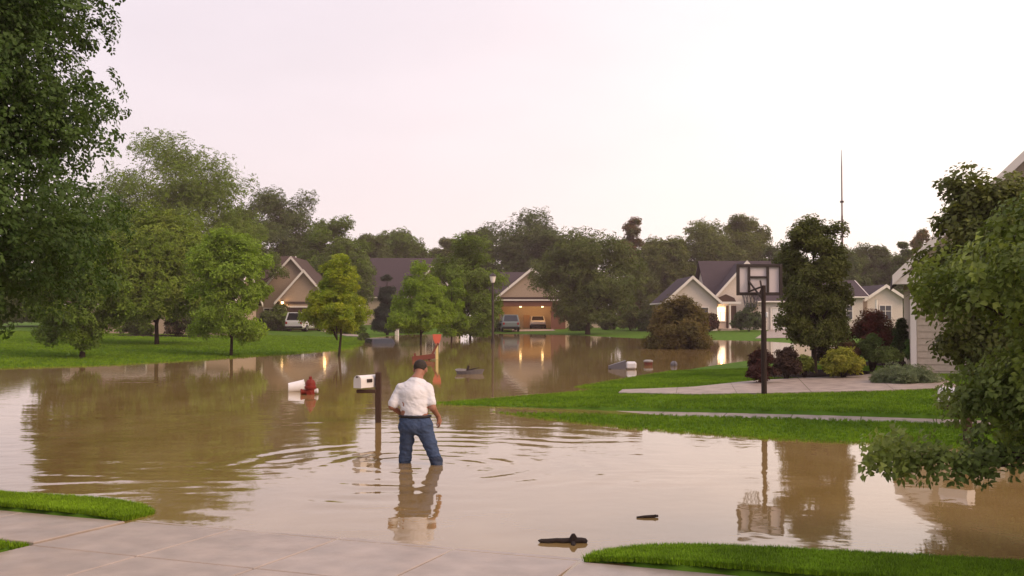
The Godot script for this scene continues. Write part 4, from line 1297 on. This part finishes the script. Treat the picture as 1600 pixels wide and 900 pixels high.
	# shrubs at the houses
	var sh := [
		["dark shrub left of the white van", 442, 97, 478, 514, 20, D2, G1], ["low shrub at the nested gable house corner", 420, 96, 484, 516, 14, D1, D2],
		["dark hedge shrub at the left end of the ranch house bed", 205, 72, 492, 520, 16, D1, D2], ["rounded shrub before the ranch house window", 224, 72, 496, 520, 12, D2, G1],
		["tall maroon shrub beside the layered lawn tree", 276, 70, 470, 524, 22, Color(0.045, 0.03, 0.02), D1], ["green shrub right of the maroon shrub", 306, 71, 494, 520, 14, D2, G1],
		["dark shrub at the brick house's right wing", 946, 104, 484, 510, 16, D1, D2], ["pale green shrub beyond the broad green tree", 985, 100, 480, 510, 18, D2, B2],
		["dark low hedge right of the broad green tree", 1015, 98, 488, 512, 20, D1, B1], ["maroon shrub below the white house's lit porch", 1104, 90, 492, 510, 16, Color(0.06, 0.022, 0.018), Color(0.04, 0.03, 0.02)],
		["dark cone shaped evergreen before the white house", 1170, 90, 478, 510, 20, Color(0.028, 0.04, 0.024), D1], ["low green shrub between open garage and cream wing", 905, 102, 496, 512, 14, D1, D2],
		["bright bush beneath the yellow-green pyramidal tree", 540, 90, 492, 520, 22, G1, Y1], ["small dark bush at the far shore near the drowned car", 568, 72, 522, 534, 7, D1, D2],
		["dark shrub left of the open garage minivan", 758, 103, 490, 514, 18, D1, D2], ["tan shrub between the spruce and thin sapling", 640, 98, 494, 516, 24, D2, B1]]
	for e in sh:
		tree("house_shrub", e[0], e[1], e[2], e[3], e[4], e[5], {cat = "shrub", n = 700, s = e[2] * 0.0034, clumps = 26, c = e[6], c2 = e[7], seed = int(e[1]), shape = "dome", trunk = false}, "shrubs around the far houses")
	# the neighbour's mulch bed
	var bed := [
		["barberry_shrub", "maroon barberry hedge clump at the left end of mulch bed", 1190, 25.6, 549, 590, 20, Color(0.05, 0.016, 0.014), Color(0.035, 0.022, 0.018), 1400],
		["barberry_shrub", "dark brown barberry clump second from the bed's left end", 1228, 27.0, 546, 578, 20, Color(0.035, 0.02, 0.016), Color(0.045, 0.028, 0.02), 1400],
		["leafy_shrub", "small lime green shrub under the hoop's dark tree", 1256, 27.2, 556, 578, 13, Color(0.09, 0.12, 0.025), Color(0.14, 0.16, 0.03), 700],
		["leafy_shrub", "upright dark shrub right of the bed tree's trunk", 1288, 28.5, 540, 566, 13, Color(0.025, 0.022, 0.018), Color(0.04, 0.035, 0.02), 800],
		["spirea_shrub", "yellow-green spirea mound in the mulch bed by the driveway", 1317, 26.8, 543, 580, 27, Color(0.15, 0.16, 0.022), Color(0.21, 0.2, 0.035), 1700],
		["leafy_shrub", "rusty orange flowered shrub behind the yellow-green spirea", 1322, 29.0, 536, 562, 24, Color(0.10, 0.05, 0.025), Color(0.05, 0.035, 0.02), 900],
		["red_maple_shrub", "rounded deep red maple shrub left of neighbour's house", 1364, 31.5, 486, 548, 36, Color(0.085, 0.02, 0.014), Color(0.06, 0.035, 0.018), 2600],
		["cone_evergreen", "dark cone shaped evergreen between red shrub and cream house", 1408, 29.5, 492, 552, 15, Color(0.025, 0.042, 0.014), Color(0.035, 0.055, 0.018), 1600],
		["leafy_shrub", "fresh green shrub in front of the red maple shrub", 1362, 28.6, 525, 560, 18, Color(0.055, 0.085, 0.022), Color(0.08, 0.11, 0.03), 1000],
		["leafy_shrub", "low pale green shrub at foot of the cone evergreen", 1385, 28.0, 545, 562, 20, Color(0.10, 0.13, 0.035), Color(0.075, 0.1, 0.03), 800],
		["leafy_shrub", "bright green shrub against the neighbour's house corner", 1425, 28.4, 528, 562, 11, Color(0.05, 0.10, 0.02), Color(0.07, 0.12, 0.025), 700],
		["juniper_shrub", "spreading grey-green juniper on the near side of driveway", 1412, 24.4, 578, 607, 46, Color(0.10, 0.125, 0.075), Color(0.14, 0.165, 0.105), 2600]]
	for e in bed:
		tree(e[0], e[1], e[2], e[3], e[4], e[5], e[6], {cat = "shrub", n = e[9], s = 0.085, clumps = 40, cr = e[6] * e[3] / F * 0.32, c = e[7], c2 = e[8], seed = int(e[2]) + 3, shape = "cone" if e[0] == "cone_evergreen" else "dome", trunk = false, needles = e[0] == "juniper_shrub"}, "")

func mound(called: String, label: String, centre: Vector3, rx: float, rz: float, turn: float, m: Material) -> void:
	var st := begin()
	var rings := 7
	var segs := 36
	var pts := []
	var b := Basis(Vector3.UP, turn)
	for r in rings + 1:
		var ring := []
		for s in segs:
			var a := TAU * s / segs
			var f := float(r) / rings
			var wob := 1.0 + 0.06 * sin(a * 3.0 + 1.0) + 0.04 * sin(a * 7.0)
			var q := centre + b * Vector3(cos(a) * rx * f * wob, 0, sin(a) * rz * f * wob)
			q.y = ground_h(q.x, q.z) + (0.10 * (1.0 - f * f) + 0.012 if r < rings else -0.08) + 0.012 * sin(q.x * 9.0) * cos(q.z * 11.0) * (1.0 - f)
			ring.append(q)
		pts.append(ring)
	for r in rings:
		for s in segs:
			var t := (s + 1) % segs
			face(st, [pts[r][s], pts[r][t], pts[r + 1][t]], centre - Vector3(0, 50, 0))
			face(st, [pts[r][s], pts[r + 1][t], pts[r + 1][s]], centre - Vector3(0, 50, 0))
	var o := part(self, called, st.commit(), m)
	tag(o, label, "mulch bed", "", "structure")

func strip_mesh(a: Array, b: Array, lift: float, cuts: Array, parent: Node, m: Material) -> void:
	# concrete slabs between two edge lines a and b (world points), cut at the given fractions
	for i in cuts.size() - 1:
		var st := begin()
		var n := 6
		var c := Vector3.ZERO
		for j in n:
			var f0: float = lerpf(cuts[i], cuts[i + 1], j / float(n)) + (0.0006 if j == 0 else 0.0)
			var f1: float = lerpf(cuts[i], cuts[i + 1], (j + 1) / float(n)) - (0.0006 if j == n - 1 else 0.0)
			var q := [along(a, f0), along(a, f1), along(b, f1), along(b, f0)]
			for k in 4: q[k].y = ground_h(q[k].x, q[k].z) + lift
			c = (q[0] + q[2]) / 2 - Vector3(0, 5, 0)
			face(st, [q[0], q[1], q[2]], c)
			face(st, [q[0], q[2], q[3]], c)
			for e in [[0, 1], [3, 2]]:
				face(st, [q[e[0]], q[e[1]], q[e[1]] - Vector3(0, 0.12, 0), q[e[0]] - Vector3(0, 0.12, 0)], (q[0] + q[1] + q[2] + q[3]) / 4.0)
		part(parent, "slab", st.commit(), m)
func along(line: Array, f: float) -> Vector3:
	var t := f * (line.size() - 1)
	var i := mini(int(t), line.size() - 2)
	return (line[i] as Vector3).lerp(line[i + 1], t - i)

# ------------------------------------------------------------------ sky
func sky_image() -> Image:
	var w := 1024
	var h := 512
	var im := Image.create(w, h, false, Image.FORMAT_RGBF)
	var n := FastNoiseLite.new()
	n.seed = 4
	n.frequency = 1.6
	n.fractal_octaves = 4
	var glow_dir := Vector3(0.55, 0.15, -0.82).normalized()
	for y in h:
		var el := PI * (0.5 - (y + 0.5) / h)
		for x in w:
			var az := TAU * (x + 0.5) / w       # 0 looks along -z, growing to the right
			var d := Vector3(sin(az) * cos(el), sin(el), -cos(az) * cos(el))
			var e := maxf(d.y, 0.0)
			var hor := exp(-e * 5.5)
			var g := pow(maxf(d.dot(glow_dir), 0.0), 9.0)
			var c := Vector3(0.56, 0.505, 0.565).lerp(Vector3(0.72, 0.615, 0.565), hor * 0.85)
			c += Vector3(0.46, 0.385, 0.24) * g * (0.45 + 0.55 * hor)
			var cl := n.get_noise_3d(d.x * 1.0, d.y * 3.6, d.z * 1.0) * 0.07 + n.get_noise_3d(d.x * 3.0, d.y * 11.0, d.z * 3.0) * 0.025
			c *= 1.0 + cl * clampf(e * 6.0, 0.2, 1.0)
			im.set_pixel(x, y, Color(c.x, c.y, c.z))
	return im

func _ready() -> void:
	# camera
	var cam := Camera3D.new()
	cam.name = "camera"
	cam.position = Vector3(0, EYE, 0)
	cam.rotation.x = PITCH
	cam.fov = rad_to_deg(2.0 * atan(450.0 / F))
	cam.far = 2000.0
	cam.current = true
	add_child(cam)
	# sky, haze, exposure
	var env := Environment.new()
	env.background_mode = Environment.BG_SKY
	var sk := Sky.new()
	var pan := PanoramaSkyMaterial.new()
	pan.panorama = ImageTexture.create_from_image(sky_image())
	sk.sky_material = pan
	env.sky = sk
	env.tonemap_mode = Environment.TONE_MAPPER_LINEAR
	env.tonemap_exposure = 1.6
	env.sdfgi_enabled = true
	env.ssao_enabled = true
	env.ssil_enabled = true
	env.fog_enabled = true
	env.fog_density = 0.0006
	env.fog_light_color = Color(0.95, 0.85, 0.85)
	var we := WorldEnvironment.new()
	we.name = "world_environment"
	we.environment = env
	add_child(we)
	# soft dusk light from the bright side of the sky, right
	var sun := DirectionalLight3D.new()
	sun.name = "sun"
	sun.light_energy = 0.5
	sun.light_color = Color(1.0, 0.86, 0.72)
	sun.light_angular_distance = 30.0
	sun.shadow_enabled = true
	add_child(sun)
	sun.look_at_from_position(Vector3.ZERO, -Vector3(0.72, 0.55, 0.42), Vector3.UP)

	make_materials()
	make_sprays()
	rip.frequency = 0.9
	rip.fractal_octaves = 3
	rip.seed = 9
	rip2.frequency = 0.25
	rip2.seed = 12
	man_at = gp(652, 725)

	# shorelines (water's edge) of the far side and of the neighbour's lawn
	for q in [[-500, 600], [0, 575], [150, 571], [300, 563], [450, 553], [540, 546], [558, 539], [566, 529], [640, 522.5], [780, 521], [900, 524], [1000, 529], [1100, 531], [1190, 533], [1260, 538], [1340, 541], [1800, 546]]:
		var p := gp(q[0], q[1])
		poly_far.append(Vector2(p.x, p.z))
	poly_far.append_array(PackedVector2Array([Vector2(700, -60), Vector2(700, -700), Vector2(-700, -700), Vector2(-700, -30)]))
	for q in [[690, 631], [760, 637], [850, 652], [1000, 668.5], [1200, 684], [1480, 697], [1900, 712], [2600, 720]]:
		var p := gp(q[0], q[1])
		poly_near.append(Vector2(p.x, p.z))
	for q in [[2600, 545], [1500, 550], [1340, 553], [1260, 557], [1170, 563], [1100, 573], [1000, 590], [930, 602], [915, 605], [945, 609], [900, 614], [800, 622]]:
		var p := gp(q[0], q[1])
		poly_near.append(Vector2(p.x, p.z))

	var g := part(self, "ground", sheet(axis([-600.0, [-150, 25.0], [-60, 4.0], [-16, 1.0], [-9, 0.3], [14, 0.14], [24, 0.5], [60, 1.0], [150, 4.0], [600, 25.0]]), axis([-20.0, [4, 1.0], [30, 0.14], [48, 0.4], [120, 1.2], [200, 5.0], [700, 25.0]]), ground_h, true), M.ground)
	tag(g, "", "", "", "structure")
	var wt := part(self, "water", sheet(axis([-150.0, [-40, 10.0], [-16, 2.0], [-9, 0.2], [9, 0.05], [16, 0.2], [40, 2.0], [150, 10.0]]), axis([5.0, [8, 0.06], [18, 0.045], [28, 0.1], [48, 0.25], [120, 4.0], [170, 10.0]]), water_h, true), M.water)
	tag(wt, "", "", "", "structure")

	# our driveway and pavement
	var dw := thing("driveway", "", "", Vector3.ZERO, 0.0, "", "structure")
	var us := [-6.48, -5.41, -4.345, -3.28, -2.215]
	var vs := [3.2, 4.95, 6.3, 7.485, 9.3]
	for i in 4:
		for j in 4: slab(dw, us[i], us[i + 1], vs[j], vs[j + 1], drive_h, M.concrete)
	var sw := thing("sidewalk", "", "", Vector3.ZERO, 0.0, "", "structure")
	for i in 6: slab(sw, -6.5 - 1.2 * (i + 1), -6.5 - 1.2 * i, 6.36, 7.42, walk_h, M.concrete)
	for i in 7: slab(sw, -2.185 + 1.2 * i, -2.185 + 1.2 * (i + 1), 6.2, 7.42, walk_h, M.concrete)
	# the neighbour's driveway and the pavement across the street
	var nd := thing("neighbour_driveway", "", "", Vector3.ZERO, 0.0, "", "structure")
	var lowe := [gp(966, 614, 0.06), gp(1080, 615, 0.14), gp(1200, 612.5, 0.2), gp(1370, 606, 0.3), gp(1500, 600, 0.36)]
	var upe := [gp(972, 608, 0.06), gp(1080, 602, 0.14), gp(1180, 592, 0.2), gp(1340, 577, 0.36), gp(1450, 571, 0.42)]
	strip_mesh(lowe, upe, 0.035, [0.0, 0.2, 0.4, 0.6, 0.8, 1.0], nd, M.dry_concrete)
	var fs := thing("far_sidewalk", "", "", Vector3.ZERO, 0.0, "", "structure")
	var la := []
	var lb := []
	for i in 12:
		la.append(from_uv(-6.4 + i * 1.2, 18.28))
		lb.append(from_uv(-6.4 + i * 1.2, 19.3))
	var cuts := []
	for i in 12: cuts.append(i / 11.0)
	strip_mesh(la, lb, 0.03, cuts, fs, M.dry_concrete)
	# far driveways
	for e in [["garage_driveway", 800, 868, 520, 108.0, 800, 864], ["white_house_driveway", 1180, 1250, 531, 94.0, 1203, 1240], ["left_driveway", 545, 575, 527, 97.0, 500, 530]]:
		var fd := thing(e[0], "", "", Vector3.ZERO, 0.0, "", "structure")
		var l := [gp(e[1], e[3]), wp(e[5], 491, e[4])]
		var r := [gp(e[2], e[3]), wp(e[6], 491, e[4])]
		strip_mesh(l, r, 0.03, [0.0, 0.5, 1.0], fd, M.dry_concrete)
	mound("mulch_bed", "dark mulch bed around the tree behind the basketball hoop", gp(1262, 574, 0.35), 2.0, 2.6, 0.0, M.mulch)
	mound("mulch_bed", "dark mulch bed by the neighbour's house wall", gp(1375, 560, 0.4), 1.6, 1.7, 0.0, M.mulch)
	mound("mulch_bed", "dark mulch bed in front of the ranch house", wp(258, 491, 70.5), 4.4, 2.2, 0.0, M.mulch)

	build_houses()
	build_trees()
	build_objects()
	build_man()

	# grass
	var gA := Color(0.105, 0.19, 0.007); var gB := Color(0.22, 0.37, 0.014)
	grass_field("grass", "bright green grass strip right of the driveway", func(r: RandomNumberGenerator):
		var u := r.randf_range(-2.17, 3.2); var v := r.randf_range(7.45, 8.75)
		var p := from_uv(u, v); p.y = ground_h(p.x, p.z)
		return p if p.y > -0.015 else null, 30000, 0.05, gA, gB, 101)
	grass_field("grass", "bright green grass strip left of the driveway", func(r: RandomNumberGenerator):
		var u := r.randf_range(-10.5, -6.53); var v := r.randf_range(7.45, 8.4)
		var p := from_uv(u, v); p.y = ground_h(p.x, p.z)
		return p if p.y > -0.015 else null, 17000, 0.05, gA, gB, 102)
	grass_field("grass", "corner of lawn left of the driveway below the sidewalk", func(r: RandomNumberGenerator):
		var u := r.randf_range(-10.0, -6.54); var v := r.randf_range(4.2, 6.35)
		var p := from_uv(u, v); p.y = ground_h(p.x, p.z)
		return p, 20000, 0.05, gA, gB, 103)
	var np := [Vector2(lowe[0].x, lowe[0].z), Vector2(lowe[1].x, lowe[1].z), Vector2(lowe[2].x, lowe[2].z), Vector2(lowe[3].x, lowe[3].z), Vector2(lowe[4].x, lowe[4].z), Vector2(upe[4].x, upe[4].z), Vector2(upe[3].x, upe[3].z), Vector2(upe[2].x, upe[2].z), Vector2(upe[1].x, upe[1].z), Vector2(upe[0].x, upe[0].z)]
	var npoly := PackedVector2Array(np)
	grass_field("lawn_grass", "mown green lawn of the neighbour beyond the flooded street", func(r: RandomNumberGenerator):
		var x := r.randf_range(-2.0, 13.0); var z := -r.randf_range(14.0, 34.0)
		var v := v_of(x, z)
		if v > 18.26 and v < 19.33: return null
		if Geometry2D.is_point_in_polygon(Vector2(x, z), npoly): return null
		var y := ground_h(x, z)
		return Vector3(x, y, z) if y > -0.02 else null, 70000, 0.055, Color(0.10, 0.19, 0.007), Color(0.19, 0.32, 0.012), 104)
	grass_field("far_lawn_grass", "mown green lawn on the far left shore", func(r: RandomNumberGenerator):
		var z := -r.randf_range(34.0, 80.0); var x := z * r.randf_range(0.14, 0.53)
		var y := ground_h(x, z)
		return Vector3(x, y, z) if y > -0.02 else null, 40000, 0.10, Color(0.105, 0.19, 0.008), Color(0.19, 0.31, 0.014), 105)
